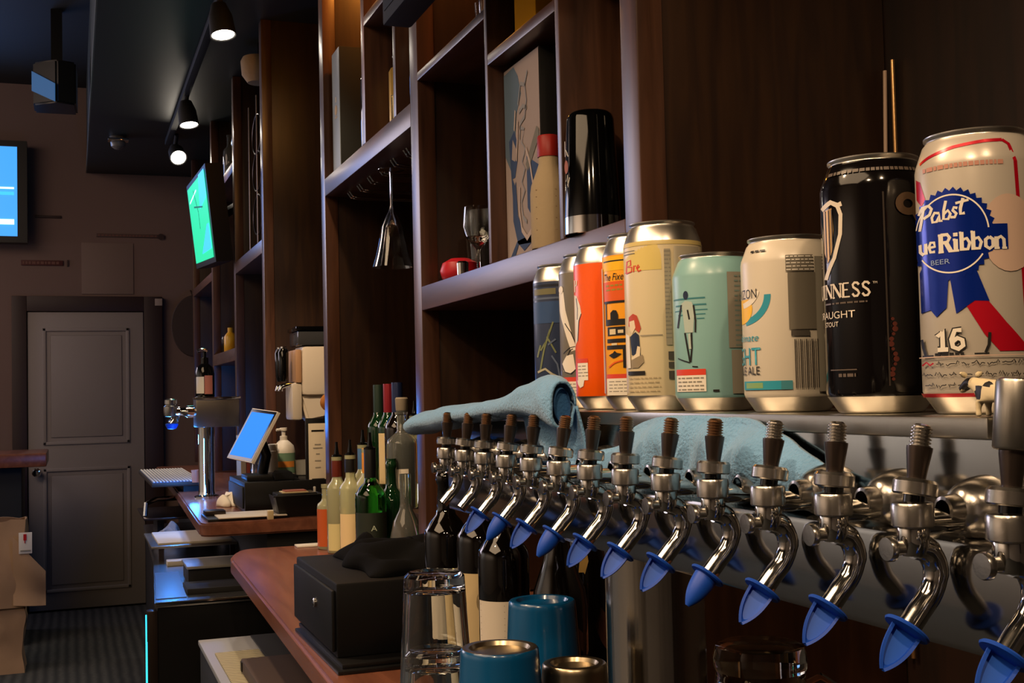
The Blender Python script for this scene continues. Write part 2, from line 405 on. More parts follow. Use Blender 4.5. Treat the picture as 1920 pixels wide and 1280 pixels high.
# blue stoppers in the spouts
BLUE = mat('blue_rubber', '1048b4', .5)
BLUED = mat('blue_rubber_recess', '1b5ac6', .5)
TWIST = [0, 150, 0, 160, 0, 8, 4, 165, 10, 6, 0, 4]
def stopper(i, y):
    m = MB(); a = R(40)
    # local axis: z along the spout direction (down and towards the bartender)
    d = Vector((-math.sin(a), 0, -math.cos(a))); side = Vector((0, 1, 0)); f = d.cross(side)
    M = Matrix((side, f, d)).transposed().to_4x4(); M.translation = Vector((FX-.0053, y, FZ-.0532))
    tw = Matrix.Rotation(R(-62+TWIST[i-2]), 4, 'Z')
    M = M @ tw
    m.lathe([(0, -.002), (.0054, -.002), (.0058, -.0003), (.0112, -.0002), (.0118, .0006), (.0112, .0016), (.0078, .002), (0, .002)], BLUE, 30, M)
    # hollow tongue: half shell tapering to a tip, open towards the aisle
    L = .0228
    def rr(u): return .0078*(1-u**3*.8)*(1-.12*u)
    def shell(u, v):
        ang = PI*.5+PI*(v-.5)*1.12
        return M @ Vector((rr(u)*math.cos(ang), rr(u)*(math.sin(ang)*.95-.1), .0015+u*L))
    m.grid(shell, 12, 16, BLUE, -.0016)
    m.grid(lambda u, v: M @ Vector((rr(u)*.86*(2*v-1), .0022, .0015+u*(L-.0025))), 10, 4, BLUED, .001)
    o = m.build('tap_stopper')
    return o
ORD = ['third', 'fourth', 'fifth', 'sixth', 'seventh', 'eighth', 'ninth', 'tenth', 'eleventh', 'twelfth', 'thirteenth', 'fourteenth']
for i in range(2, 14):
    w = {2: 'blue rubber stopper in the farthest plugged tap, beside the two open spouts', 13: 'blue rubber stopper in the tap with the steel cylinder handle'}.get(i, 'blue rubber stopper hanging from the %s tap from the far end' % ORD[i-2])
    tag(stopper(i, FY[i]), w, 'stopper', 'blue tap stoppers')

# ------------------------------------------------------------------ beer cans
def can_profile(H, body, end, painted):
    sh = .0165 if H > .14 else .0155
    top = end if not painted else body
    return [(0, .004, ALU), (.0215, .0035), (.0235, 0), (.0255, .0006), (.0265, .002), (.0322, .0105, end if not painted else body), (.033, .013, body),
            (.033, H-sh-.003, top), (.0324, H-sh), (.0285, H-.0055), (.0268, H-.0035, ALU), (.0268, H-.0026), (.0278, H-.0016), (.0278, H-.0004), (.027, H), (.0256, H-.0006), (.0248, H-.006), (.0235, H-.0062), (0, H-.0055)]
def rad_at(pr, h):
    for k in range(len(pr)-1):
        a, b = pr[k], pr[k+1]
        if k >= 4 and a[1] <= h <= b[1] and b[1] > a[1]: return a[0]+(b[0]-a[0])*(h-a[1])/(b[1]-a[1])
    return .033
class Can:
    def __init__(s, name, label, X, Y, H, cx, hw, top, base, body, painted=False, end=None):
        s.t = thing('beer_can', label, 'can', (X, Y, 1.3926), 'beer cans along the tower'); s.X, s.Y, s.H = X, Y, H
        s.cx, s.hw, s.py0, s.py1 = cx, hw, top, base
        s.pr = can_profile(H, body, end or ALU, painted); s.n = 0
        m = MB(); m.lathe(s.pr, body, 64); m.build('can_body', s.t, loc=(0, 0, 0), sharp=50)
        tab = MB(); tab.box((-.006, -.004, H-.0052), (.012, .004, H-.0042), ALU, .0004); tab.build('pull_tab', s.t, loc=(0, 0, 0))
    def sx(s, px): return .033*math.asin(max(-.985, min(.985, (px-s.cx)/s.hw)))
    def hz(s, py): return (s.py1-py)/(s.py1-s.py0)*s.H
    def put(s, bm, mt, name='label_art', lift=None):
        """flat artwork in (arc length, height) wrapped on the can wall"""
        s.n += 1; e = .00012+.00007*s.n if lift is None else lift
        xs = [v.co.x for v in bm.verts]
        if not xs: bm.free(); return
        lo, hi = min(xs), max(xs); x = math.ceil(lo/.003)*.003
        while x < hi:
            bmesh.ops.bisect_plane(bm, geom=bm.verts[:]+bm.edges[:]+bm.faces[:], plane_co=(x, 0, 0), plane_no=(1, 0, 0)); x += .003
        n = math.hypot(s.X, s.Y); f = Vector((s.X/n, s.Y/n, 0)); rt = Vector((f.y, -f.x, 0))
        bm.verts.index_update()
        m = MB(); vs = []
        for v in bm.verts:
            a = v.co.x/.033; r = rad_at(s.pr, v.co.y)+e
            vs.append((-f*math.cos(a)+rt*math.sin(a))*r+Vector((0, 0, v.co.y)))
        fs = []
        for q in bm.faces:
            nn = q.normal
            idx = [v.index for v in q.verts]
            fs.append(tuple(reversed(idx)) if nn.z < 0 else tuple(idx))
        m.add(vs, fs, mt); bm.free()
        m.build(name, s.t, loc=(0, 0, 0), sharp=180)
    def poly(s, polys, mt, name='label_art'):
        """artwork measured across the visible face"""
        s.put(poly_bm([[(s.sx(x), s.hz(y)) for x, y in P] for P in polys]), mt, name)
    def text(s, txt, px, py, cap, mt, align='l', shear=0, width=1.0, wpx=None, name='lettering'):
        bm = text_bm(txt, shear, width); h = cap/(s.py1-s.py0)*s.H
        xs = [v.co.x for v in bm.verts]; lo, hi = min(xs), max(xs)
        k = h if wpx is None else (wpx/s.hw*.033)/(hi-lo)
        x0 = s.sx(px); o = {'l': -lo, 'r': -hi, 'c': -(lo+hi)/2}[align]
        for v in bm.verts: v.co.x = x0+(v.co.x+o)*k; v.co.y = s.hz(py)+v.co.y*h
        bm.normal_update(); s.put(bm, mt, name)
    def art(s, lines, w, mt, name='label_art'):
        """brush strokes measured in photo pixels across the face"""
        s.poly(strokes(lines, w), mt, name)
ink = lambda n, c, r=.4: mat('ink_'+n, c, r)
K, WH, GR, RD, CR = ink('black', '14110f'), ink('white', 'e6dfd0'), ink('grey', '8a8578'), ink('red', 'd2402a'), ink('cream', 'd8c9a4')
NAVY, TEAL, ORG, YEL = ink('navy', '1d2a44'), ink('teal', '2d93a8'), ink('orange', 'e05a10'), ink('yellow', 'f0bb1e')
def fine(c, x0, x1, y0, n, dy, mt, h=1.6):
    random.seed(int(x0+y0)); P = []
    for k in range(n):
        x = x0; y = y0+k*dy
        while x < x1-2:
            w = random.uniform(4, 11); P.append(rect(x, y, min(x+w, x1), y+h)); x += w+2
    c.poly(P, mt, 'small_print')
# 1 navy
c = Can('can', 'navy blue tall beer can at the far end of the can row', .51, 1.223, .157, 1059, 56, 490, 757, ink('navycan', '2b3650', .3))
c.poly([rect(1004, 528, 1100, 533)], ink('darknavy', '161b28')); c.poly([rect(1006, 536, 1046, 547)], ink('oldgold', '6d6a4c'))
c.poly([rect(1004, 552, 1100, 556)], ink('slate', '55627a')); c.poly([rect(1004, 560, 1100, 600)], ink('midblue', '2f4a74'))
OLV = ink('olive', '6f7752')
c.art([[(1014, 690), (1022, 650), (1034, 612)], [(1016, 650), (1028, 632), (1040, 598)], [(1028, 625), (1036, 640), (1044, 655)], [(1010, 662), (1016, 640)]], 3, OLV)
c.poly([circle(1024, 725, 19, r2=26)], ink('palegreen', '5f6a55')); c.poly(ring(1024, 725, 19, 22), ink('palecream', 'a8a48c'))
c.art([[(1010, 690), (1024, 684), (1036, 694), (1048, 700)]], 4, ink('palecream', 'a8a48c')); c.art([[(1036, 660), (1046, 676), (1050, 700)], [(1030, 640), (1044, 630)]], 3, ink('slate', '55627a'))
# 2 grey
c = Can('can', 'grey tall beer can with a white line-drawn coat, second from the far end', .5, 1.124, .157, 1113.5, 60.5, 475, 763, ink('greycan', '6f695c', .35))
c.art([[(1057, 546), (1060, 580), (1066, 606), (1075, 640), (1080, 655)]], 11, WH); c.art([[(1064, 604), (1075, 622), (1082, 640)], [(1060, 660), (1072, 650), (1082, 648)], [(1062, 672), (1070, 664)]], 1.6, K)
c.poly([[(1057, 680), (1066, 664), (1078, 662), (1082, 690), (1072, 697), (1060, 693)]], WH); c.art([[(1057, 680), (1062, 694), (1074, 698), (1082, 690)], [(1068, 664), (1072, 655), (1078, 652)]], 1.6, K)
c.poly([circle(1058, 541, 4, r2=7)], WH); c.poly([rect(1057, 704, 1084, 712)], RD); c.poly([rect(1057, 712, 1084, 740)], WH); fine(c, 1058, 1084, 716, 4, 6, GR)
# 3 orange
c = Can('can', 'plain bright orange tall beer can', .483, 1.045, .157, 1144.7, 64.7, 460, 768, ink('orangecan', 'ea5a08', .3))
c.poly([[(1081, 553), (1086, 556), (1092, 575), (1094, 590), (1090, 600), (1087, 622), (1085, 640), (1081, 650)]], WH); c.art([[(1085, 560), (1087, 580), (1086, 600)], [(1094, 590), (1089, 603), (1086, 640)]], 1.3, K)
c.art([[(1083, 548), (1083, 526), (1087, 528), (1086, 536), (1083, 537)]], 2, WH)
c.poly([rect(1085, 673, 1104, 713)], WH); c.poly([rect(1085, 673, 1104, 681)], RD); fine(c, 1086, 1104, 686, 4, 6, GR)
c.poly([[(1084, 713), (1097, 713), (1095, 724), (1089, 727), (1085, 720)]], WH)
# 4 yellow
c = Can('can', 'yellow and orange tall beer can with black machine drawing', .481, .974, .157, 1202.7, 68.7, 443, 770, ink('yellowcan', 'f0a31c', .3))
c.poly([rect(1136, 486, 1260, 512)], YEL); c.poly([rect(1138, 493, 1260, 495.5)], K); c.poly([rect(1136, 532, 1260, 568)], ORG)
c.text('The Fixed', 1139, 530, 13, K, shear=.3, wpx=62); fine(c, 1142, 1172, 538, 2, 8, ink('ochre', '9a8a2a'), 3)
c.poly([rect(1138, 568, 1260, 572), rect(1140, 572, 1142, 602), rect(1140, 602, 1260, 613), rect(1143, 616, 1176, 632), rect(1142, 638, 1190, 645), rect(1141, 650, 1190, 657), rect(1170, 655, 1178, 692)], K)
c.poly([[(1149, 602), (1149, 590), (1154, 585), (1160, 586), (1163, 594), (1163, 602)], [(1144, 668), (1152, 664), (1155, 660), (1159, 664), (1168, 666), (1158, 672), (1152, 674)]], K)
c.poly([rect(1147, 620, 1158, 630), rect(1162, 622, 1172, 628), rect(1150, 646, 1160, 650)], CR); c.art([[(1144, 690), (1154, 682), (1170, 678)]], 2.5, ORG)
c.poly([rect(1140, 703, 1260, 711)], RD); c.poly([rect(1140, 711, 1260, 742)], WH); fine(c, 1144, 1178, 716, 4, 6, GR); c.poly([rect(1134.5, 505, 1137, 738)], CR)
# 5 cream
c = Can('can', 'cream tall beer can with red script and a red-haired figure', .4685, .903, .157, 1248.6, 73.6, 420, 770, ink('creamcan', 'd6c7a2', .3))
c.poly([rect(1176, 458, 1246, 512)], ink('lemon', 'dcc573')); c.poly([rect(1176, 458, 1320, 466)], ink('lemon2', 'd0bb78'))
c.art([[(1181, 514), (1183, 492), (1190, 491), (1190, 500), (1183, 502), (1192, 504), (1191, 512), (1181, 514)], [(1195, 513), (1196, 502), (1200, 503)], [(1202, 507), (1206, 505), (1204, 501), (1201, 506), (1204, 513), (1209, 511)]], 2.6, RD, 'lettering')
c.poly([rect(1177, 478, 1198, 479.5), rect(1177, 473, 1198, 474)], GR)
HAIR, SKIN = ink('hair', 'b8452c'), ink('skin', 'e2d2b4')
c.poly([[(1183, 612), (1184, 596), (1192, 590), (1199, 594), (1203, 606), (1206, 618), (1202, 626), (1196, 620)]], HAIR)
c.poly([[(1185, 604), (1194, 602), (1196, 616), (1190, 627), (1186, 620)]], SKIN)
c.poly([[(1186, 632), (1196, 624), (1202, 630), (1203, 650), (1204, 668), (1188, 666)]], NAVY); c.poly([[(1199, 650), (1204, 652), (1203, 668), (1192, 676), (1187, 672), (1196, 664)]], SKIN); c.poly([[(1187, 676), (1208, 666), (1210, 680), (1200, 690), (1187, 690)]], ink('taupe', '8f8168'))
c.poly([[(1178, 625), (1185, 630), (1186, 690), (1180, 690)]], WH)
c.poly([rect(1181, 696, 1212, 703)], K); c.poly([rect(1205, 630.5, 1245, 632)], GR); fine(c, 1182, 1240, 708, 4, 8, ink('beigeink', 'a89878'))
c.poly([rect(1251, 475, 1262, 650)], ink('greystrip', 'a29a86')); fine(c, 1251, 1262, 478, 22, 7.5, GR, 2.4); c.poly([rect(1254, 662, 1268, 677), rect(1254, 681, 1268, 692), rect(1254, 697, 1268, 712)], ink('charcoal', '4c4740')); c.poly([rect(1268, 470, 1312, 745)], ink('stone', 'b5ab94'))
# 6 teal
c = Can('can', 'short pale teal beer can with a walking figure seen from behind', .474, .827, .122, 1344, 79, 475, 767, ink('tealcan', '86b3b2', .3), painted=True)
c.poly([rect(1268, 558, 1326, 561), rect(1272, 570, 1328, 573), rect(1270, 580, 1330, 582), rect(1276, 588, 1326, 590), rect(1310, 596, 1324, 598)], ink('tealdark', '3c7d86'))
c.poly([circle(1291, 553, 4.6, r2=8)], ink('navy', '1d2a44')); c.poly([[(1283, 568), (1290, 563), (1302, 566), (1307, 580), (1305, 600), (1303, 622), (1288, 622), (1286, 596)]], ink('paleshirt', 'aebdb4'))
c.art([[(1283, 570), (1278, 594), (1275, 612)], [(1305, 572), (1308, 600), (1307, 622)], [(1288, 622), (1292, 650), (1296, 676)], [(1300, 622), (1300, 650), (1297, 676)], [(1294, 580), (1297, 598)]], 3, K); c.art([[(1296, 624), (1297, 652)]], 4, ink('paleshirt', 'aebdb4')); c.art([[(1274, 668), (1296, 677)], [(1300, 684), (1310, 685)]], 2, K)
c.poly([rect(1271, 689, 1324, 730)], WH); c.poly([rect(1271, 689, 1324, 700)], RD); fine(c, 1274, 1320, 704, 4, 7, GR, 2.6); c.poly([rect(1336, 727, 1347, 731)], K)
c.poly([rect(1366, 514, 1393, 652), rect(1370, 656, 1393, 735)], ink('greytan', '8f8a7c')); fine(c, 1378, 1392, 520, 15, 9, ink('tealgrey', '72857f'), 3)
# 7 white
c = Can('can', 'short white ale can with a teal and yellow round emblem', .475, .7255, .122, 1484, 88, 447, 772, ink('whitecan', 'cfc6b4', .3), painted=True)
c.poly(ring(1396, 556, 44, 56, 20, 0, 80), TEAL); c.poly([circle(1396, 580, 22, 20, 28)], YEL); c.poly(ring(1396, 543, 26, 36, 16, 10, 80), WH); c.poly([rect(1396, 545, 1424, 562)], ink('whitecan', 'cfc6b4', .3))
c.text('HORIZON', 1427, 561, 17, K, 'r', wpx=96); c.text('ultimate', 1428, 640, 13, TEAL, 'r', shear=.25, wpx=80); c.text('LIGHT', 1431, 684, 32, TEAL, 'r', wpx=112); c.text('PALE ALE', 1429, 702, 15, K, 'r', wpx=84)
c.poly([rect(1400, 714, 1486, 730)], TEAL); c.poly([rect(1404, 717, 1434, 727)], ink('mossband', '7fa36a')); c.poly([rect(1466, 714, 1486, 730)], ink('tealdark', '3c7d86')); fine(c, 1414, 1444, 473, 1, 3, K, 3.4)
c.poly([rect(1480, 487, 1528, 517), rect(1483, 519, 1530, 622)], ink('tablegrey', '6d675a')); fine(c, 1481, 1528, 489, 5, 6, WH, 1.8); c.poly([rect(1486, 624, 1518, 634)], ink('charcoal', '4c4740')); c.poly([rect(1530, 490, 1545, 735)], ink('greytan', '8f8a7c'))
P = []
for k in range(13): P.append(rect(1491+k*3.2, 640, 1491+k*3.2+(1 if k % 3 else 2), 728))
c.poly(P, ink('charcoal', '4c4740'))
# 8 stout
GOLD, BONE = mat('gold_ink', 'b58a4a', .3, .6), ink('bone', 'd8cdbc')
c = Can('can', 'glossy black tall stout can with a gold harp', .473, .624, .158, 1647, 99.3, 295, 770, mat('stout_black', '0b0808', .1), painted=True)
c.art([(9, [(1553, 388), (1570, 378), (1582, 386), (1590, 384)])], 9, BONE); c.poly([[(1556, 392), (1572, 389), (1574, 430), (1570, 470), (1562, 490), (1556, 470)]], GOLD)
c.art([(7, [(1583, 388), (1588, 404), (1586, 440), (1574, 482), (1562, 506), (1557, 520)])], 7, BONE); c.art([[(1566, 392), (1566, 480)], [(1572, 392), (1572, 470)], [(1560, 392), (1560, 490)]], 1.5, K)
# serif lettering
def serif(c, word, xr, y0, h, mt):
    G = {'N': ([[(0, 0), (0, 1)], (.22, [(0, 1), (.72, 0)]), [(.72, 0), (.72, 1)]], [(0, 0), (0, 1), (.72, 1)], .72),
         'E': ([(.2, [(0, 0), (0, 1)]), [(0, 1), (.5, 1)], [(0, .52), (.4, .52)], [(0, 0), (.55, 0)]], [(0, 0)], .52),
         'S': ([(.17, [(.5, .82), (.38, .97), (.18, .99), (.04, .85), (.08, .66), (.4, .42), (.5, .22), (.36, .02), (.14, .01), (0, .2)])], [], .5),
         'G': ([(.16, [(.62, .84), (.45, 1), (.2, .95), (.02, .6), (.06, .25), (.3, 0), (.6, .1), (.62, .42), (.42, .42)])], [], .64), 'U': ([(.18, [(0, 1), (0, .3), (.2, 0), (.45, .02), (.6, .3), (.6, 1)])], [(0, 1), (.6, 1)], .6), 'I': ([(.2, [(.1, 0), (.1, 1)])], [(.1, 0), (.1, 1)], .2)}
    gap = .24; tot = sum(G[ch][2]+gap for ch in word)-gap; sc_ = h; x = c.sx(xr)/.033*c.hw-tot*sc_*1.0
    P = []
    for ch in word:
        L, S, w = G[ch]
        P += strokes([((q[0]*sc_, [(x+a*sc_, y0-b_*sc_) for a, b_ in q[1]]) if isinstance(q, tuple) else (.1*sc_, [(x+a*sc_, y0-b_*sc_) for a, b_ in q])) for q in L], .1*sc_)
        P += [rect(x+(a-.13)*sc_, y0-b_*sc_-.05*sc_, x+(a+.13)*sc_, y0-b_*sc_+.05*sc_) for a, b_ in S]
        x += (w+gap)*sc_
    c.put(poly_bm([[(px/c.hw*.033, c.hz(py)) for px, py in Q] for Q in P]), mt, 'lettering')
serif(c, 'GUINNESS', 1634, 556, 25, BONE)
c.text('TM', 1640, 535, 4, BONE); c.text('DRAUGHT', 1608, 594, 13, BONE, 'r', width=1.25); c.text('STOUT', 1578, 609, 9, BONE, 'r', width=1.05); fine(c, 1556, 1630, 565, 1, 3, ink('dim', '5d5148'), 3)
fine(c, 1562, 1726, 323, 1, 3, ink('dim', '7d7264'), 6); c.poly([rect(1562, 688, 1608, 690)], ink('dim', '5d5148')); fine(c, 1576, 1606, 696, 1, 5, ink('dim', '5d5148'), 6)
c.poly(ring(1704, 392, 8, 21, 24), ink('bronzeink', '54402e')); c.art([(9, [(1712, 404), (1724, 430), (1733, 470)])], 9, ink('bronzeink', '54402e'))
P = [circle(1671+math.sin(k)*4, 600+k*9, 3+(k % 3)) for k in range(13)]
c.poly(P, ink('redglow', '4e1c10')); c.poly([rect(1661, 370, 1664, 720)], ink('dim2', '2e2620'))  # rust-red dots paint a vertical red glow on the black can
# 9 blue ribbon
PB, PR, PW = mat('foil_blue', '0c2a8e', .16, .45), mat('foil_red', 'b80f24', .25, .3), ink('pw', 'e0d8c8', .3)
c = Can('can', 'tall silver-white lager can with a blue ribbon seal, nearest of the row', .482, .5435, .157, 1841.7, 109.7, 243, 765, mat('silver_white', 'bdb5a8', .28, .2), painted=True)
c.poly([[(1736, 322), (1744, 330), (1753, 366), (1745, 376), (1736, 360)]], PR)
c.art([(6, [(1742, 296), (1756, 288), (1800, 277), (1860, 271), (1893, 270)]), (6, [(1893, 270), (1903, 278), (1908, 310), (1914, 500), (1917, 650)])], 6, PR)
fine(c, 1750, 1890, 308, 1, 4, ink('softred', 'c08a78'), 8)
c.poly([[(1806, 540), (1850, 556), (1882, 600), (1920, 652), (1870, 652), (1846, 622), (1816, 566)]], PR)
c.poly([circle(1893, 440, 46, 28, 70)], ink('blush', 'c3a896'))
teeth = []
for k in range(72):
    rr = 76 if k % 2 else 70
    teeth.append((1796+rr*math.cos(2*PI*k/72), 436+rr*1.12*math.sin(2*PI*k/72)))
c.poly([[(1738, 500), (1752, 480), (1790, 505), (1784, 570), (1766, 586), (1756, 572), (1738, 576)], [(1790, 505), (1828, 480), (1856, 562), (1832, 560), (1800, 582)]], PB)
c.poly([teeth], PB); c.poly([rect(1740, 424, 1890, 470)], PB, 'label_band')
c.poly([[(1796+r*math.cos(R(a+d)), 436+r*1.12*math.sin(R(a+d))) for r, d in ((62, 0), (64.5, 0), (64.5, 5), (62, 5))] for a in list(range(195, 352, 5))+list(range(35, 145, 5))], WH)
S = []  # script word
def sc2(ch, ox, oy, k, L): S.extend([[(ox+a*k, oy-b_*k+(-a*k)*.12) for a, b_ in q] for q in L])
k = 46
c.art([(5.5, [(1742, 422), (1746, 404), (1750, 386), (1752, 380)]), (5.5, [(1741, 392), (1748, 380), (1760, 379), (1765, 386), (1761, 396), (1750, 401)]),
       (5, [(1778, 396), (1770, 394), (1765, 402), (1766, 411), (1773, 411), (1779, 398), (1778, 411), (1783, 410)]),
       (5, [(1790, 375), (1786, 392), (1785, 408), (1793, 409), (1797, 400), (1793, 393), (1786, 399)]),
       (5, [(1809, 391), (1803, 389), (1801, 394), (1807, 401), (1804, 407), (1797, 406)]),
       (5.5, [(1819, 374), (1814, 392), (1814, 402), (1821, 401)]), (4.5, [(1806, 382), (1828, 378)])], 5, PW, 'lettering')
def slab(xs, L, y0, h, w): return strokes([(w if not isinstance(q, tuple) else q[0], [(xs+a*h, y0-b_*h) for a, b_ in (q if not isinstance(q, tuple) else q[1])]) for q in L], w)
P = []; y0, h = 469, 33
P += slab(1742, [[(0, .62), (0, .2), (.14, .03), (.3, .12), (.32, .62)], [(.32, .62), (.32, 0)]], y0-1, h, 6)[:] + slab(1758, [[(.0, .34), (.32, .36), (.28, .6), (.1, .62), (0, .38), (.08, .08), (.32, .08)]], y0-1, h, 5)
P += slab(1779, [(8, [(0, 0), (0, 1)]), (6, [(0, .97), (.34, .97), (.46, .78), (.34, .55), (0, .53)]), (8, [(.26, .54), (.5, .02)]), (4, [(-.14, .03), (.14, .03)]), (4, [(.4, .03), (.62, .03)]), (4, [(-.14, .97), (.1, .97)])], y0, h, 6)
P += slab(1804, [(7.5, [(0, 0), (0, .66)]), (7.5, [(0, .82), (0, 1.02)]), (4, [(-.14, .03), (.16, .03)]), (4, [(-.14, .64), (0, .64)])], y0, h, 6)
for bx in (1814, 1833): P += slab(bx, [(7, [(0, 0), (0, 1.02)]), (5.5, [(.02, .58), (.26, .66), (.4, .4), (.3, .06), (.02, .08)]), (4, [(-.12, .99), (0, .99)])], y0, h, 6)
P += slab(1852, [(6, [(.22, .66), (.04, .52), (.04, .16), (.22, .02), (.4, .16), (.4, .52), (.22, .66)])], y0, h, 6)
P += slab(1871, [(7, [(0, 0), (0, .66)]), (5.5, [(.02, .54), (.22, .66), (.36, .5), (.37, 0)]), (4, [(-.12, .03), (.14, .03)]), (4, [(.26, .03), (.5, .03)])], y0, h, 6)
c.poly(P, PW, 'lettering')
c.text('BEER', 1776, 490, 9, ink('paleblue', '8fa3c8'), 'c', width=1.5)
for nm, mt, w in (('lettering', K, 13), ('lettering', PW, 8)):
    c.art([(w, [(1767, 622), (1776, 610), (1776, 645)]), (w, [(1767, 646), (1785, 646)]), (w, [(1808, 612), (1797, 612), (1791, 628), (1793, 642), (1802, 646), (1810, 640), (1809, 630), (1801, 626), (1793, 632)])], w, mt, nm)
fine(c, 1762, 1812, 652, 1, 3, K, 5); c.poly([rect(1740, 655, 1760, 658), rect(1828, 654, 1852, 657)], K); c.art([(5, [(1746, 655), (1742, 640), (1740, 625)]), (5, [(1846, 654), (1852, 640), (1854, 618)])], 5, K)
def scribble(x0, x1, y, n, mt, first=None):
    L = []; x = x0; random.seed(n)
    while x < x1:
        w = random.uniform(10, 22); q = []
        for k in range(9): q.append((x+w*k/8, y+random.choice((-5, 0, 0, 4))*(1 if k % 2 else .3)))
        L.append(q); x += w+4
    c.art(L, 1.7, mt, 'script_text')
scribble(1764, 1915, 672, 3, K); scribble(1740, 1918, 692, 5, K); scribble(1744, 1918, 711, 9, K); c.art([(3, [(1740, 674), (1748, 668), (1754, 674), (1760, 670)])], 3, PR)
c.poly([rect(1735, 726, 1948, 733)], PR); c.poly([rect(1735, 658, 1945, 660)], ink('blush', 'c3a896'))
# ------------------------------------------------------------------ towels on the taps
TOW = mat('towel_blue', '74a6d2', .95, bump=.9, bscale=420, vary=.12, vscale=90, sheen=.3)
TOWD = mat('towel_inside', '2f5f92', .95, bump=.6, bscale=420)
def cr_(P, t):
    n = len(P)-1; x = min(max(t, 0), .9999)*n; i = int(x); t = x-i
    g = lambda k: Vector(P[min(max(k, 0), n)])
    p0, p1, p2, p3 = g(i-1), g(i), g(i+1), g(i+2)
    return .5*((2*p1)+(p2-p0)*t+(2*p0-5*p1+4*p2-p3)*t*t+(3*p1-p0-3*p2+p3)*t**3)
t1 = thing('bar_towel', 'light blue towel rolled over the farthest taps with a dark blue fold', 'towel', (.41, 1.2, 1.37))
path = [(.405, 1.452, 1.372), (.41, 1.40, 1.378), (.412, 1.30, 1.386), (.412, 1.21, 1.391), (.411, 1.13, 1.396), (.408, 1.06, 1.402), (.403, 1.0, 1.404), (.40, .966, 1.398)]
def roll(u, v):
    p = cr_(path, u); a = 2*PI*v
    rx = .022-.012*u**3; rz = .0085+.0105*u**2.5+.003*math.sin(u*9)
    if u < .06: k = math.sqrt(max(.02, 1-(1-u/.06)**2)); rx *= k; rz *= k
    w = noise.noise(Vector((u*9, math.cos(a)*1.3, math.sin(a)*1.3)))*.0035
    return p+Vector((math.cos(a)*(rx+w), 0, math.sin(a)*(rz+w)*(1 if math.sin(a) > 0 else 1.0)))
m = MB(); m.grid(roll, 60, 28, TOW, .0022)
m.build('rolled_cloth', t1, sharp=180)
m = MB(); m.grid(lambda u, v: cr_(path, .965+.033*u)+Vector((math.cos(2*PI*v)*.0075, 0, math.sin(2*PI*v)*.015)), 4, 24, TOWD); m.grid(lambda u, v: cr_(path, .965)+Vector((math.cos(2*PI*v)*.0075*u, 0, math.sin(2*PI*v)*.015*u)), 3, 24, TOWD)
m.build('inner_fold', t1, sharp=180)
def flap(u, v):
    y = .962+.145*u; z0 = 1.398-.006*u; z1 = 1.336+.034*u**2.2+.006*math.sin(u*11)
    z = z0+(z1-z0)*v
    return Vector((.4125+.010*v+.0035*math.sin(u*14+v*2), y, z))
m = MB(); m.grid(flap, 26, 14, TOW, -.0022); m.build('hanging_flap', t1, sharp=180)
t2 = thing('bar_towel', 'light blue towel draped over the middle of the tap shanks below the short cans', 'towel', (.415, .78, 1.33))
prof = [(.60, 1.350, 1.357), (.625, 1.347, 1.366), (.655, 1.3435, 1.378), (.69, 1.338, 1.3875), (.735, 1.334, 1.3905), (.78, 1.333, 1.391), (.835, 1.333, 1.388), (.87, 1.333, 1.381), (.9, 1.334, 1.366), (.93, 1.334, 1.360), (.965, 1.334, 1.353), (.995, 1.337, 1.349)]
def drape(u, v):
    q = cr_(prof, u); y = q.x; z = q.y+(q.z-q.y)*v
    w = noise.noise(Vector((y*26, z*40, 2.3)))*.006+.002*math.sin(y*130+z*60)+noise.noise(Vector((y*70, z*60, 7.3)))*.0016
    bul = math.sin(PI*min(1, v*1.05+.02))**.6
    x = .4258-.0045-.0125*bul-.004*math.sin(y*48)*bul-w
    # rests on each shank: push up and forward there
    ph = abs(((y-.422)/.065) % 1-.5)*2
    return Vector((x+.003*(1-ph)*(1-v), y, z+(-.010*(1-ph)*(1-v) if .62 < y < .985 else 0)))
m = MB(); m.grid(drape, 90, 22, TOW, -.003); m.build('draped_cloth', t2, sharp=180)
m = MB(); m.grid(lambda u, v: Vector((.4225-.006*math.sin(PI*v), .6+.11*u, 1.357-.006*(1-u)-.014*v+.010*u)), 20, 8, TOW, -.003); m.build('folded_corner', t2, sharp=180)

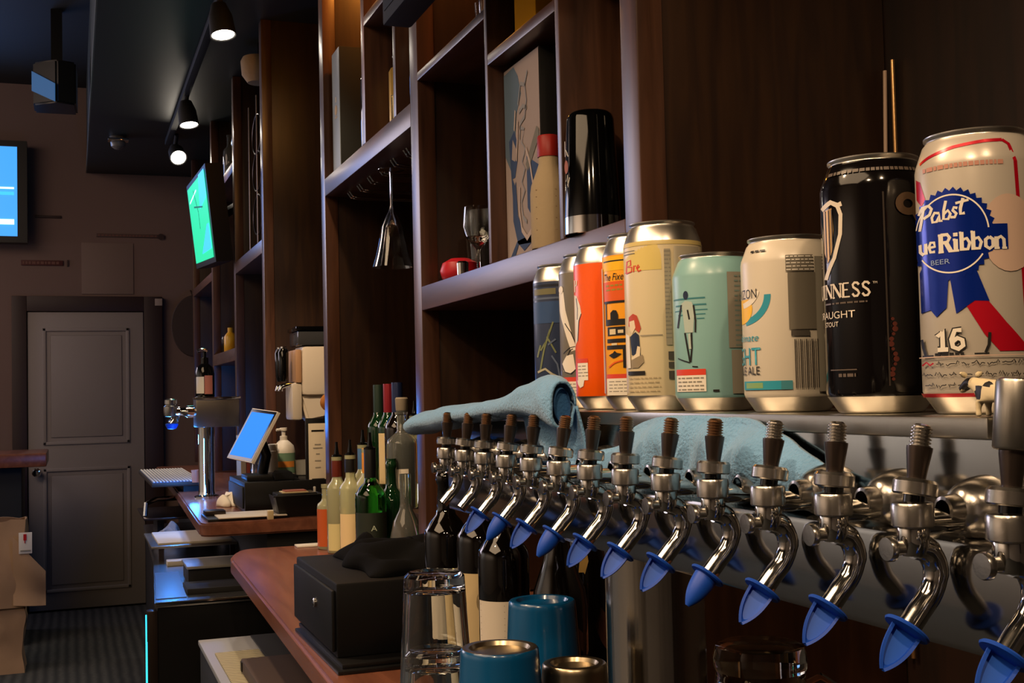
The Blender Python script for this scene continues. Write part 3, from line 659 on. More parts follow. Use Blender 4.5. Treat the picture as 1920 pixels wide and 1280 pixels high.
# ------------------------------------------------------------------ cow figurine
COW, COWK = mat('cow_white', 'd8c8a2', .5), mat('cow_black', '120e0c', .45)
def cow():
    cx, cy, z0 = .437, .4835, 1.3927
    me = bpy.data.meshes.new('cow_figurine'); V = []; E = []; RAD = []
    def ch(pts, par=None):
        prev = par
        for (a, h, s, r) in pts:
            V.append((cx+.15*a*.0+s, cy-a, z0+h)); RAD.append(r); i = len(V)-1
            if prev is not None: E.append((prev, i))
            prev = i
        return prev
    # a: along the body towards the tail (towards the camera's right), s: sideways
    hip = ch([(.010, .0145, 0, .0058)]); mid = ch([(.0, .0138, 0, .0058)], hip); sh = ch([(-.010, .0145, 0, .0056)], mid)
    nk = ch([(-.0155, .0175, 0, .0036)], sh); hd = ch([(-.0195, .0185, 0, .0034), (-.0245, .0155, 0, .0024), (-.0268, .0138, 0, .002)], nk)
    ch([(.0135, .0160, 0, .0024), (.0155, .0125, 0, .0008), (.016, .006, 0, .0009)], hip)
    for s in (-1, 1):
        ch([(-.010, .0085, s*.003, .0021), (-.0105, .0048, s*.0032, .0014), (-.0103, .0008, s*.0032, .0016)], sh)
        ch([(.0110, .0095, s*.003, .0026), (.0125, .0055, s*.0032, .0014), (.0112, .0008, s*.0032, .0016)], hip)
    me.from_pydata(V, E, []); o = bpy.data.objects.new('cow_figurine', me); C.objects.link(o)
    md = o.modifiers.new('skin', 'SKIN'); md.use_smooth_shade = True
    for i, r in enumerate(RAD): me.skin_vertices[0].data[i].radius = (r, r)
    me.skin_vertices[0].data[0].use_root = True
    s = o.modifiers.new('s', 'SUBSURF'); s.levels = s.render_levels = 2
    dg = bpy.context.evaluated_depsgraph_get(); m2 = bpy.data.meshes.new_from_object(o.evaluated_get(dg)); bpy.data.objects.remove(o)
    base = Vector((cx, cy, z0))
    zmin = min(v.co.z for v in m2.vertices)
    for v in m2.vertices: v.co = v.co-base-Vector((0, 0, zmin-z0))
    m2.materials.clear(); m2.materials.append(COW); m2.materials.append(COWK)
    spots = [((0, .021, .0175), .0045), ((-.002, .0245, .0165), .003), ((-.004, .009, .012), .0034), ((-.0055, .0025, .018), .0036), ((-.005, -.0095, .0175), .0026), ((.004, .003, .018), .004)]
    for p in m2.polygons:
        p.use_smooth = True; c = p.center; p.material_index = 0
        for q, r in spots:
            if (c-Vector(q)).length < r: p.material_index = 1
    o = bpy.data.objects.new('cow_figurine', m2); C.objects.link(o); o.location = base
    tag(o, 'tiny black and white cow figurine standing on the near end of the beer tower', 'figurine')
    for s in (-1, 1):
        m = MB(); m.lathe([(0, 0), (.0014, .001), (.0016, .0025), (.0006, .0045), (0, .0046)], COW, 10, Matrix.Translation((cx+s*.0028, cy+.0185, z0+.0205)) @ Matrix.Rotation(s*R(65), 4, 'Y')); m.build('ear', o)
cow()

# ------------------------------------------------------------------ thin rods in the corner behind the stout can
m = MB(); m.tube([(1.18, 1.502, 1.0), (1.18, 1.50, 1.905)], .0035, mat('copper_rod', 'b08a5c', .3, .9)); one('rod', m, 'thin straight copper rod in the panel corner above the black can', 'rod')
m = MB(); m.tube([(1.17, 1.512, 1.0), (1.172, 1.51, 1.5), (1.168, 1.511, 1.7), (1.172, 1.508, 1.89)], .003, mat('pale_rod', 'b39a86', .6)); one('rod', m, 'rough pale cord beside the copper rod in the panel corner', 'cord')

# ------------------------------------------------------------------ glassware and tins by the tower
def inv_glass(x, y, z0, h, rb, rr, mt=GLASS, w=.0026):
    m = MB()   # upside down: rim at the bottom, thick base on top
    m.lathe([(rr-w, 0), (rr-w*.3, -.0), (rr, .001), (rb+.0015, h-.012), (rb+.001, h-.004), (rb-.003, h), (rb*.75, h-.0015), (0, h-.003)], mt, 40, o=(x, y, z0))
    m.lathe([(rr-w, 0), (rb-w+.001, h-.02), (rb-w-.004, h-.017), (0, h-.015)][::-1], mt, 40, o=(x, y, z0))
    return m
gl = ['clear pint glass upside down on top of the glass stack', 'clear pint glass upside down, lower of the two stacked']
one('pint_glass', inv_glass(.352, 1.212, 1.0, .147, .0305, .0395), gl[1], 'glass', 'stacked pint glasses')
one('pint_glass', inv_glass(.3525, 1.2125, 1.079, .147, .0305, .0395), gl[0], 'glass', 'stacked pint glasses')
BLT = mat('teal_enamel', '084a78', .22, coat=.4); TIN = mat('tin_steel', 'a89a80', .28, 1)
def tin(x, y, z0, h, rb, rr, mt, base):
    t = MB(); t.lathe([(rr-.0012, 0), (rr, .0006), (rr, .004), (rb+.0008, h-.006), (rb+.0004, h-.002), (rb-.0008, h-.0006, base), (rb-.004, h), (rb-.0065, h-.0006), (rb-.008, h-.004), (0, h-.005)], mt, 48, o=(x, y, z0))
    t.lathe([(rr-.0012, 0), (rb-.001, h-.012), (0, h-.012)][::-1], TIN, 48, o=(x, y, z0)); return t
one('shaker_tin', tin(.326, .935, 1.0, .204, .0315, .045, BLT, TIN), 'nearer blue shaker tin upside down with recessed steel base', 'shaker tin', 'blue shaker tins')
one('shaker_tin', tin(.421, 1.081, 1.0, .2125, .0315, .0445, BLT, BLT), 'farther blue shaker tin upside down behind the first', 'shaker tin', 'blue shaker tins')
one('shaker_tin', tin(.391, .933, 1.0, .1855, .0265, .0385, TIN, TIN), 'small bare steel shaker tin upside down beside the blue tins', 'shaker tin')
DGLASS = mat('smoky_glass', 'b9b09a', .02, trans=1, ior=1.48)
mg = thing('beer_mug', 'clear glass beer mug upside down under the tap stoppers', 'mug', (.590, .968, 1.0))
m = MB(); x, y = .59, .968
m.lathe([(.039, 1.0), (.0425, 1.002), (.043, 1.01), (.042, 1.135), (.0405, 1.15), (.0425, 1.156), (.043, 1.164), (.04, 1.174), (.034, 1.1765), (0, 1.174)], DGLASS, 40, o=(x, y, 0)); m.lathe([(.039, 1.0), (.0375, 1.14), (.034, 1.152), (0, 1.154)][::-1], DGLASS, 40, o=(x, y, 0)); m.build('mug_body', mg)
hd = Vector((.93, -.37, 0)); m = MB(); m.tube([Vector((x, y, 0))+hd*a+Vector((0, 0, z)) for a, z in ((.041, 1.135), (.055, 1.142), (.067, 1.134), (.071, 1.11), (.07, 1.07), (.064, 1.04), (.05, 1.03), (.041, 1.035))], .0065, DGLASS, 12); m.build('handle', mg)

# ------------------------------------------------------------------ bottles
WINE = mat('wine_glass_dark', '0a0705', .05, spec=.6, coat=.3)
def bottle_prof(h, r, kind):
    nr = .0145
    if kind == 'bordeaux': return [(0, 0), (r-.004, 0), (r, .004), (r, h*.61), (r*.95, h*.65), (r*.72, h*.695), (nr+.003, h*.735), (nr, h*.78), (nr-.001, h-.03), (nr+.0015, h-.024), (nr+.0015, h-.012), (nr, h-.01), (nr, h), (0, h)]
    if kind == 'burgundy': return [(0, 0), (r-.004, 0), (r, .004), (r, h*.46), (r*.93, h*.54), (r*.62, h*.66), (nr+.002, h*.76), (nr, h*.84), (nr, h-.02), (nr+.0015, h-.018), (nr+.0015, h-.006), (nr, h), (0, h)]
    if kind == 'spirit': return [(0, 0), (r-.003, 0), (r, .004), (r, h*.66), (r*.93, h*.7), (r*.55, h*.75), (nr, h*.79), (nr, h-.012), (nr+.002, h-.011), (nr+.002, h), (0, h)]
    if kind == 'round': return [(0, 0), (r*.8, 0), (r*.9, .006), (r, h*.2), (r*.98, h*.4), (r*.75, h*.56), (nr+.003, h*.66), (nr, h*.72), (nr, h), (0, h)]
def bottle(x, y, z0, h, r, kind, mt, label, lab=None, cap=None, spout=None, capm=None, group=None, facing=None, name='wine_bottle', band=None):
    t = thing(name, label, 'bottle', (x, y, z0), group)
    m = MB(); pr = bottle_prof(h, r, kind); m.lathe(pr, mt, 36); m.build('glass_body', t, loc=(0, 0, 0), sharp=60)
    n = math.hypot(x, y); az = math.atan2(-y, -x)
    if lab:
        for (z1, z2, lm, a0, a1) in lab:
            m = MB(); m.grid(lambda u, v: Vector(((r+.0005)*math.cos(az+R(a0+(a1-a0)*u)), (r+.0005)*math.sin(az+R(a0+(a1-a0)*u)), z1+(z2-z1)*v)), 20, 1, lm); m.build('paper_label', t, loc=(0, 0, 0), sharp=180)
    if cap:
        m = MB(); m.lathe([(0, h+.001), (.0158, h+.001), (.0162, h-.001), (.0162, h-cap), (.0148, h-cap)][::-1], capm, 20); m.build('capsule', t, loc=(0, 0, 0))
    if spout:
        m = MB(); m.lathe([(.012, h-.004), (.0165, h), (.0165, h+.004), (.008, h+.008), (.0045, h+.03), (.004, h+.045), (0, h+.045)], BLACKG, 14); m.build('pour_spout', t, loc=(0, 0, 0))
    return t
m = MB(); m.box((.555, 1.48, .94), (.83, 2.027, .985), BLACKM, .004); one('bottle_riser', m, 'low black riser carrying the dark wine bottles', 'riser')
G1 = 'dark wine bottles beside the steel pedestal'
TEXTL = mat('label_text', '6d6252', .8)
b_ = bottle(.60, 1.985, .985, .3, .038, 'bordeaux', WINE, 'dark wine bottle with cream label against the cash drawer', [(.02, .133, PAPER, -62, 62)], group=G1)
b_ = bottle(.628, 1.89, .985, .3, .038, 'bordeaux', WINE, 'dark wine bottle with tan label and small grey tree print, second from the cash drawer', [(.012, .135, CREAM, -70, 70)], group=G1)
def on_bottle(t, r, z, ang, polys, mt, nm='label_print'):
    az = math.atan2(-t.location.y, -t.location.x); m = MB()
    for P in polys:
        m.add([Vector(((r+.0009)*math.cos(az+R(ang)+p[0]/r), (r+.0009)*math.sin(az+R(ang)+p[0]/r), z+p[1])) for p in P], [tuple(range(len(P)))], mt)
    m.build(nm, t, loc=(0, 0, 0), sharp=180)
on_bottle(b_, .038, .06, 8, [circle(0, .03, .012, 16, .02), rect(-.002, -.02, .002, .012), rect(-.006, -.024, .006, -.02)], mat('print_grey', '9a8a68', .8))
b_ = bottle(.595, 1.68, .985, .3, .038, 'bordeaux', WINE, 'dark wine bottle with white ruled label behind the farther blue tin', [(.01, .125, PAPER, -70, 20)], group=G1)
on_bottle(b_, .038, .0, -30, [rect(-.022, .02+k*.009, .02, .0208+k*.009) for k in range(12)], TEXTL)
bottle(.634, 1.56, .985, .28, .0385, 'burgundy', WINE, 'unlabelled dark bottle with sloping shoulders beside the steel pedestal', group=G1)
b_ = bottle(.755, 1.76, .985, .3, .038, 'burgundy', WINE, 'dark bottle with small gold neck label half hidden by a stopper', group=G1)
on_bottle(b_, .0365, .142, 0, [[(-.006, 0), (.004, .0), (.010, .02), (.008, .034), (-.002, .032)]], mat('gold_paper', 'c9a45e', .4, .3), 'neck_label')
m = MB(); m.box((.665, 1.43, .94), (.677, 1.438, 1.11), mat('bamboo', '8d7a55', .6)); one('muddler_stick', m, 'pale wooden stick, left of two standing by the pedestal', 'stick', 'pale wooden sticks')
m = MB(); m.box((.684, 1.428, .94), (.696, 1.436, 1.118), MATS['bamboo']); one('muddler_stick', m, 'pale wooden stick nearest the steel pedestal', 'stick', 'pale wooden sticks')

CLEARL = mat('pale_liquor_glass', 'd9dcae', .05, trans=.6, ior=1.42); GREENG = mat('green_glass', '2fa53a', .02, trans=1, ior=1.45); DKGR = mat('dark_green_glass', '0c2a14', .05, spec=.6, coat=.3)
ORL = mat('orange_liqueur', 'b8582a', .25, spec=.6)
G2 = 'liquor bottles in the shelf bay'
bottle(.742, 3.735, .94, .2, .03, 'spirit', CLEARL, 'squat bottle with beaded orange label at the left end of the liquor bottles', [(.01, .125, ORL, -80, 80)], group=G2, name='liquor_bottle')
bottle(.752, 3.62, .94, .29, .032, 'spirit', CLEARL, 'clear bottle of pale yellow liquor with a red-brown neck', [(.01, .09, mat('pale_label', 'c9c08a', .6), -60, 30)], cap=.06, capm=mat('maroon_foil', '6a2a1c', .35, .4), spout=1, group=G2, name='liquor_bottle')
bottle(.765, 3.49, .94, .3, .033, 'spirit', CLEARL, 'clear bottle with tan label and black pour spout', [(.02, .13, CREAM, -70, 50)], cap=.05, capm=BLACK, spout=1, group=G2, name='liquor_bottle')
bottle(.824, 3.58, .94, .325, .034, 'spirit', CLEARL, 'clear bottle with blue neck sleeve among the liquor bottles', [(.02, .14, CREAM, -60, 60)], cap=.08, capm=mat('blue_foil', '4f7aa8', .35, .3), spout=1, group=G2, name='liquor_bottle')
bottle(.80, 3.42, .94, .32, .034, 'spirit', CLEARL, 'clear bottle with orange capsule just left of the green bottle', [(.03, .13, mat('tan_label', 'b99f78', .6), -70, 60)], cap=.07, capm=mat('orange_foil', 'd08a2a', .4, .2), group=G2, name='liquor_bottle')
b_ = bottle(.742, 3.14, .94, .33, .0415, 'bordeaux', GREENG, 'bright green glass bottle with black label and tall black pour spout', [(.07, .165, mat('black_label', '1c241c', .5), -70, 80)], cap=.075, capm=BLACK, spout=1, group=G2, name='liquor_bottle')
bm = text_bm('D A'); o2 = MB(); az = math.atan2(-3.14, -.742)
bm.verts.index_update(); o2.add([Vector((.0425*math.cos(az+(v.co.x-1.5)*.016/.0415), .0425*math.sin(az+(v.co.x-1.6)*.016/.0415), .118+v.co.y*.014)) for v in bm.verts], [tuple(v.index for v in f.verts) for f in bm.faces], mat('label_silver', 'a8b4a0', .4)); bm.free(); o2.build('lettering', b_, loc=(0, 0, 0), sharp=180)
bottle(.815, 3.2, .94, .3, .037, 'bordeaux', DKGR, 'dark green bottle in the shade right of the bright green bottle', group=G2, name='liquor_bottle')
bottle(.80, 3.0, .94, .27, .042, 'round', mat('tinted_clear', 'd5ddd6', .02, trans=.92, ior=1.45), 'clear round-shouldered bottle beside the black cloth', group=G2, name='liquor_bottle')
G3 = 'bottles on the raised step'
bottle(.885, 3.62, 1.1, .345, .036, 'bordeaux', DKGR, 'bottle with dark green capsule, left of the three tall capsules', cap=.085, capm=mat('green_foil', '24382e', .4, .2), group=G3, name='liquor_bottle')
bottle(.892, 3.52, 1.1, .346, .036, 'bordeaux', DKGR, 'bottle with red capsule, middle of the three tall capsules', [(.05, .2, CREAM, -60, 60)], cap=.09, capm=mat('red_foil', '8a1f2c', .3, .4), group=G3, name='liquor_bottle')
bottle(.882, 3.38, 1.1, .348, .038, 'bordeaux', WINE, 'bottle with navy capsule, right of the three tall capsules', cap=.1, capm=mat('navy_foil', '1f2a4e', .3, .4), group=G3, name='liquor_bottle')
b_ = bottle(.858, 3.24, 1.1, .27, .045, 'spirit', mat('tinted_clear', 'd5ddd6', .02, trans=.92, ior=1.45), 'large clear bottle with white label and cork stopper against the right post', [(.02, .11, PAPER, -60, 20)], group=G3, name='liquor_bottle')
m = MB(); m.lathe([(0, .265), (.015, .265), (.017, .272), (.018, .302), (.015, .306), (0, .306)], mat('cork_pale', '7d7260', .7), 20); m.build('stopper', b_, loc=(0, 0, 0))
bottle(.93, 3.05, 1.1, .29, .036, 'spirit', mat('tinted_clear', 'd5ddd6', .02, trans=.92, ior=1.45), 'clear bottle with ridged neck at the right edge of the step', cap=.05, capm=BRASSY, group=G3, name='liquor_bottle')
bottle(.96, 3.3, 1.1, .3, .036, 'spirit', CLEARL, 'pale bottle with black pour spout at the back of the step', spout=1, group=G3, name='liquor_bottle')
bottle(.955, 3.46, 1.1, .25, .035, 'spirit', CLEARL, 'short pale bottle behind the three tall capsules', spout=1, group=G3, name='liquor_bottle')

# ------------------------------------------------------------------ cash drawer, menus and cloth
cd = thing('cash_box', 'black metal cash drawer with a small key lock on the wooden counter', 'cash drawer', (.58, 2.29, .956))
CDM = mat('drawer_black', '060607', .5, spec=.3)
m = MB(); m.box((.43, 2.092, .956), (.755, 2.49, 1.085), CDM, .004); m.build('case', cd)
m = MB(); m.box((.4225, 2.10, .965), (.43, 2.482, 1.072), mat('drawer_front', '0a0c0f', .45, spec=.4), .003); fr = m.build('drawer', cd)
m = MB(); m.lathe([(0, 0), (.0085, 0), (.0085, .004), (.006, .0055), (.006, .003), (0, .003)], CHROME, 20, Matrix.Translation((.4225, 2.245, 1.03)) @ Matrix.Rotation(-PI/2, 4, 'Y')); m.build('key_lock', fr)
mn = ['black menu folder at the bottom of the pair under the cash drawer', 'black menu folder directly under the cash drawer']
m = MB(); m.box((.418, 2.03, .94), (.568, 2.45, .9475), BLACK, .002); m.box((.420, 2.033, .942), (.570, 2.447, .9455), mat('page_edge', '5a5f62', .6)); one('menu_folder', m, mn[0], 'menu', 'menus under the cash drawer')
m = MB(); m.box((.428, 2.042, .9475), (.574, 2.46, .9558), BLACK, .002); one('menu_folder', m, mn[1], 'menu', 'menus under the cash drawer')
CLOTHK = mat('black_cloth', '050506', .95, spec=.15, bump=.4, bscale=700)
def heap(name, label, x0, x1, y0, y1, z0, h, seed, mt=CLOTHK, parent=None):
    def fn(u, v):
        x = x0+(x1-x0)*u; y = y0+(y1-y0)*v
        e = min(1, 5*min(u, 1-u))**.6*min(1, 5*min(v, 1-v))**.6
        w = noise.noise(Vector((x*13+seed, y*13, seed)))*.45+.55+.28*math.sin(x*60+y*45+seed)*.5
        jx = noise.noise(Vector((u*3, v*3, seed+4)))*.03; jy = noise.noise(Vector((u*3, v*3, seed+9)))*.03
        return Vector((x+jx, y+jy, z0+.0015+h*e*max(.12, w)))
    m = MB(); m.grid(fn, 44, 44, mt, .0015); o = m.build(name, sharp=180); return tag(o, label, 'cloth')
heap('folded_cloth', 'crumpled black cloth lying on the cash drawer', .50, .72, 2.13, 2.46, 1.085, .062, 3)
heap('folded_cloth', 'smaller black cloth heaped on the counter behind the drawer', .58, .735, 2.53, 2.9, .94, .16, 8)

# ------------------------------------------------------------------ things in the cubbies
cv = thing('canvas_print', 'canvas print of two pale hands against blue, standing in the cubby', 'picture', (.81, 2.1, 1.661))
PK, BL1, BL2 = mat('canvas_pink', 'ab9c98', .8), mat('canvas_blue', '5f7489', .8), mat('canvas_navy', '3a4f78', .8)
m = MB(); m.box((.793, 1.985, 1.661), (.83, 2.172, 2.035), BLACKM, .002); m.build('frame', cv)
def on_canvas(polys, mt, k, nm='painted_shape'):
    m = MB()
    for P in polys:    # u: 0 far .. 1 near, v up
        m.add([Vector((.7925-.0003*k, 2.17-.183*p[0], 1.663+.37*p[1])) for p in P], [tuple(range(len(P)))], mt)
    m.build(nm, cv, sharp=180)
on_canvas([rect(0, 0, 1, 1)], PK, 1, 'canvas')
on_canvas([[(0, .55), (0, .98), (.3, .99), (.42, .93), (.5, .83), (.36, .74), (.32, .66), (.3, .52), (.2, .44)]], BL1, 2)
on_canvas([[(.12, .62), (.28, .66), (.36, .6), (.36, .5), (.28, .42), (.2, .42), (.3, .36), (.2, .3)]], BL2, 3)
on_canvas([[(.62, .5), (.98, .42), (.98, .2), (.8, .16), (.62, .24)]], BL2, 3)
on_canvas([[(.2, .33), (.3, .40), (.34, .22), (.55, .1), (.75, .14), (.7, .06), (.5, .03), (.32, .08), (.2, .2)]], BL2, 4)
on_canvas([[(.05, 0), (.2, .0), (.34, .07), (.7, .06), (.75, 0), (.98, 0), (.98, .05), (.7, .1), (.3, .09)]], BL2, 4)
on_canvas([[(.2, .52), (.3, .5), (.34, .56), (.24, .62)]], PK, 5)
on_canvas([[(.92, .62), (.98, .60), (.98, .56), (.66, .42), (.6, .46)]], mat('canvas_grey', '7d7a72', .8), 5)
LINE = mat('canvas_line', '97979c', .8)
for L_ in ([(.42, .78), (.5, .88), (.62, .86), (.66, .78), (.6, .7), (.48, .68), (.44, .6)], [(.62, .86), (.7, .92)], [(.44, .74), (.56, .76), (.66, .74)], [(.46, .66), (.58, .64), (.5, .58), (.6, .54), (.5, .48), (.58, .44), (.48, .38), (.56, .33), (.46, .28), (.5, .2), (.6, .17)]): on_canvas(strokes([L_], .022), LINE, 6)
for L_ in ([(.34, .5), (.38, .6), (.4, .7)], [(.3, .66), (.34, .76)], [(.62, .54), (.72, .46), (.8, .34), (.82, .22), (.74, .12), (.6, .09), (.46, .14), (.4, .24), (.42, .36)]): on_canvas(strokes([L_], .03), mat('canvas_pale', 'c5b3aa', .8), 7)
# wrapped sauce bottle
t = thing('sauce_bottle', 'small bottle wrapped in tan paper with a red cap, in front of the canvas', 'bottle', (.79, 1.944, 1.661))
m = MB(); m.lathe([(0, 0), (.033, 0), (.034, .003), (.034, .098), (.032, .112), (.022, .138), (.018, .15), (.018, .17), (0, .17)], mat('tan_wrap', 'b9a584', .8, bump=.3, bscale=120), 32); m.build('wrapped_body', t, loc=(0, 0, 0))
m = MB(); m.lathe([(.0195, .162), (.0198, .163), (.0198, .197), (.018, .2), (0, .2)], mat('red_cap', 'a5231c', .45), 28); m.build('cap', t, loc=(0, 0, 0))
on_bottle(t, .034, 0, -10, [rect(-.02, z, .018, z+.0014) for z in (.03, .05, .07, .088, .1)], mat('wrap_print', '8a7458', .8))
# black mixing tin
t = thing('shaker_tin', 'large glossy black shaker tin upside down with white script, in the right cubby', 'shaker tin', (.79, 1.762, 1.661))
m = MB(); m.lathe([(.045, 0, CHROME), (.046, .001), (.0455, .028, BLACKG), (.0385, .187), (.036, .195), (.031, .199), (0, .199)], BLACKG, 44); m.build('tin_body', t, loc=(0, 0, 0))
on_bottle(t, .0455, .05, -58, strokes([[(-.004, .1), (-.004, .075), (.004, .08), (-.002, .086), (.005, .074)], [(-.003, .035), (.002, .045), (.003, .025), (.007, .04)], [(.001, .028), (.006, .036)]], .0022), WHITE, 'lettering')
on_bottle(t, .0455, .05, -60, [circle(0, .058, .006, 14, .011)], mat('tin_orange', 'a85a2a', .5), 'emblem')
CL2 = mat('tinted_clear', 'd5ddd6', .02, trans=.92, ior=1.45)
bottle(.90, 1.66, 1.661, .255, .036, 'spirit', CL2, 'clear bottle with jigger top half hidden by the black tin', cap=.03, capm=CHROME, name='liquor_bottle')
m = MB(); m.tube([(.80, 1.655, 1.665), (.803, 1.65, 2.09)], .0028, CHROME); m.lathe([(0, 0), (.01, .002), (.012, .01), (.003, .02), (0, .02)], CHROME, 14, o=(.803, 1.65, 2.085)); one('bar_spoon', m, 'long steel bar spoon standing against the post', 'spoon')
def tumbler(x, y, z, h, r, mt=GLASS, rb=None):
    m = MB(); rb = rb or r*.8; m.lathe([(0, 0), (rb*.9, 0), (rb, .003), (r, h), (r-.0018, h), (rb-.003, .01), (0, .009)], mt, 28, o=(x, y, z)); return m
def stem_glass(x, y, z, h, r, rim):
    m = MB(); m.lathe([(0, 0), (r*.9, 0), (r*.9, .0015), (.006, .004), (.004, .012), (.004, h*.4), (.008, h*.44), (r*.8, h*.58), (r, h*.72), (rim, h), (rim-.0015, h), (r-.0018, h*.72), (r*.75, h*.59), (0, h*.47)], GLASS, 28, o=(x, y, z)); return m
one('tumbler', tumbler(.90, 2.78-.16, 1.661, .17, .047), 'clear glass tumbler at the left back of the dark cubby', 'glass')
one('stem_glass', stem_glass(.84, 2.49, 1.661, .16, .034, .03), 'clear stemmed glass beside the divider in the dark cubby', 'glass')
m = MB(); m.lathe([(0, 0), (.028, .001), (.042, .014), (.046, .03), (.04, .048), (.022, .058), (.008, .056), (0, .052)], mat('apple_red', 'b01a28', .35), 28, o=(.832, 2.6, 1.661)); one('red_ball', m, 'round red ornament on the dark cubby shelf', 'ornament')
m = MB(); m.tube([(.83, 2.53, 1.668), (.80, 2.47, 1.672), (.78, 2.42, 1.667)], .004, CHROME); m.lathe([(0, 0), (.012, 0), (.013, .03), (.010, .034), (0, .034)], CHROME, 16, Matrix.Translation((.79, 2.45, 1.662))); one('jigger', m, 'small steel jigger lying right of the red ornament', 'jigger')
for i, (x, y) in enumerate(((.83, 2.34), (.84, 2.25), (.86, 2.45), (.93, 2.3))):
    one('shot_glass', tumbler(x, y, 2.162, .1, .03), ['second clear glass from the left at the front of the high shelf', 'clear glass nearest the divider on the high shelf', 'leftmost clear glass on the high shelf', 'clear glass standing farthest back on the high shelf'][i], 'glass', 'glasses on the high shelf')
m = MB(); m.box((.79, 1.99, 2.067), (.87, 2.10, 2.26), mat('yellow_tin', 'e29c00', .9, spec=.1), .004); one('yellow_box', m, 'bright yellow box on the shelf above the canvas', 'box')
# gift box, brass bottle, dark bottle
t = thing('gift_box', 'tall grey-blue bottle gift box with a small gold emblem', 'box', (.83, 3.69, 2.106))
m = MB(); m.box((.785, 3.635, 2.106), (.9, 3.745, 2.5), mat('gift_side', '1a201f', .6), .002); m.build('box_body', t)
m = MB(); m.box((.7835, 3.637, 2.108), (.785, 3.743, 2.498), mat('gift_front', '93a0a6', .45)); m.build('front_panel', t)
m = MB(); m.prism(circle(0, 0, .016, 18), 0, .001, mat('gold_paper', 'c9a45e', .4, .3), Matrix.Translation((.7835, 3.69, 2.31)) @ Matrix.Rotation(-PI/2, 4, 'Y')); m.box((.7828, 3.675, 2.285), (.7835, 3.705, 2.29), MATS['gold_paper']); m.box((.7828, 3.683, 2.335), (.7835, 3.697, 2.352), PAPER); m.build('emblem', t)
t = bottle(.84, 3.42, 2.106, .35, .04, 'spirit', WINE, 'dark bottle with pale wooden stopper behind the gift box', name='liquor_bottle')
m = MB(); m.lathe([(.0, .35), (.012, .35), (.012, .362), (.022, .364), (.023, .388), (.02, .392), (0, .392)], mat('pale_wood', 'b59a80', .5), 20); m.build('stopper', t, loc=(0, 0, 0))
t = thing('brass_bottle', 'slim gold bottle with a clear stopper in the lit cubby', 'bottle', (.825, 3.07, 2.106))
m = MB(); m.lathe([(0, 0), (.028, 0), (.029, .003), (.029, .165), (.024, .175), (.012, .18), (.012, .19), (0, .19)], mat('gold_can', 'c2a052', .35, .5), 28); m.build('bottle_body', t, loc=(0, 0, 0))
m = MB(); m.lathe([(.011, .19), (.016, .195), (.02, .207), (.016, .219), (0, .223)], CL2, 18); m.build('stopper', t, loc=(0, 0, 0))
m = MB(); m.tube([(.80, 3.035, 2.11), (.80, 3.04, 2.2)], .008, CL2, 12); one('glass_tube', m, 'short clear glass vial by the gold bottle', 'vial')
t = thing('picture_frame', 'small dark picture frame leaning left of the gold bottle', 'picture', (.87, 3.17, 2.106))
m = MB(); m.box((.83, 3.10, 2.106), (.845, 3.196, 2.215), BLACK, .002); m.build('frame', t); m = MB(); m.box((.8285, 3.11, 2.118), (.83, 3.186, 2.203), mat('sepia', '3a1c10', .5)); m.build('photo', t)
bottle(.815, 2.80, 2.106, .3, .037, 'bordeaux', WINE, 'dark bottle between the thin divider and the post', name='liquor_bottle')
# glass rack with hanging wine glasses
t = thing('glass_rack', 'wire glass rack under the lit shelf', 'rack', (.95, 3.3, 2.05))
for k in range(7):
    y = 2.86+k*.135; m = MB()
    for d in (-.014, .014): m.tube([(1.12, y+d, 2.05), (1.12, y+d, 2.03), (.85, y+d, 2.03), (.826, y+d, 2.034), (.815, y+d, 2.05)], .003, CHROME, 8)
    m.build('rail', t)
def hang(x, y, lab):
    m = MB(); z = 2.038
    m.lathe([(0, z), (.038, z), (.038, z-.0015), (.005, z-.006), (.004, z-.02), (.004, z-.1), (.008, z-.115), (.014, z-.125), (.03, z-.16), (.036, z-.195), (.045, z-.235), (.056, z-.272), (.0545, z-.272), (.043, z-.235), (.034, z-.195), (.027, z-.16), (0, z-.132)], GLASS, 36, o=(x, y, 0)); one('wine_glass', m, lab, 'glass', 'wine glasses hanging from the rack')
hang(.835, 3.22, 'flared wine glass hanging upside down from the wire rack')

# big black screen high above the cubbies
t = thing('television', 'large black television hung high in front of the cubby posts', 'television', (.62, 1.85, 2.16))
m = MB(); m.box((.60, 1.35, 2.165), (.66, 2.36, 2.74), BLACKM, .006); m.build('casing', t); m = MB(); m.box((.5985, 1.37, 2.19), (.601, 2.34, 2.72), mat('screen_off', '050506', .5, spec=.3)); m.build('screen', t)
m = MB(); m.box((.66, 1.6, 2.2), (.70, 2.2, 2.6), BLACKM, .01); m.box((.66, 1.85, 2.35), (.77, 1.95, 2.45), BLACKM); m.build('wall_bracket', t)
# ------------------------------------------------------------------ second counter: tablet, boxes, small tower
t = thing('cash_register_base', 'black box under the tablet on the second counter', 'box', (.75, 4.65, 1.0))
m = MB(); m.box((.585, 4.45, 1.0), (.93, 4.9, 1.108), BLACK, .004); m.build('case', t); m = MB(); m.box((.579, 4.47, 1.012), (.585, 4.88, 1.09), BLACKM, .002); m.build('drawer', t)
SCRB = mat('tablet_screen', '1f62d0', .7, spec=.1, emit='2a78ee', estr=1.1)
t = thing('tablet', 'tilted tablet with bright blue screen on a black stand', 'tablet', (.63, 4.56, 1.108))
a = [Vector((.553, 4.60, 1.195)), Vector((.648, 4.60, 1.375)), Vector((.712, 4.50, 1.368)), Vector((.612, 4.50, 1.180))]
a = [Vector((.548, 4.66, 1.192)), Vector((.646, 4.66, 1.376)), Vector((.712, 4.47, 1.362)), Vector((.614, 4.47, 1.178))]
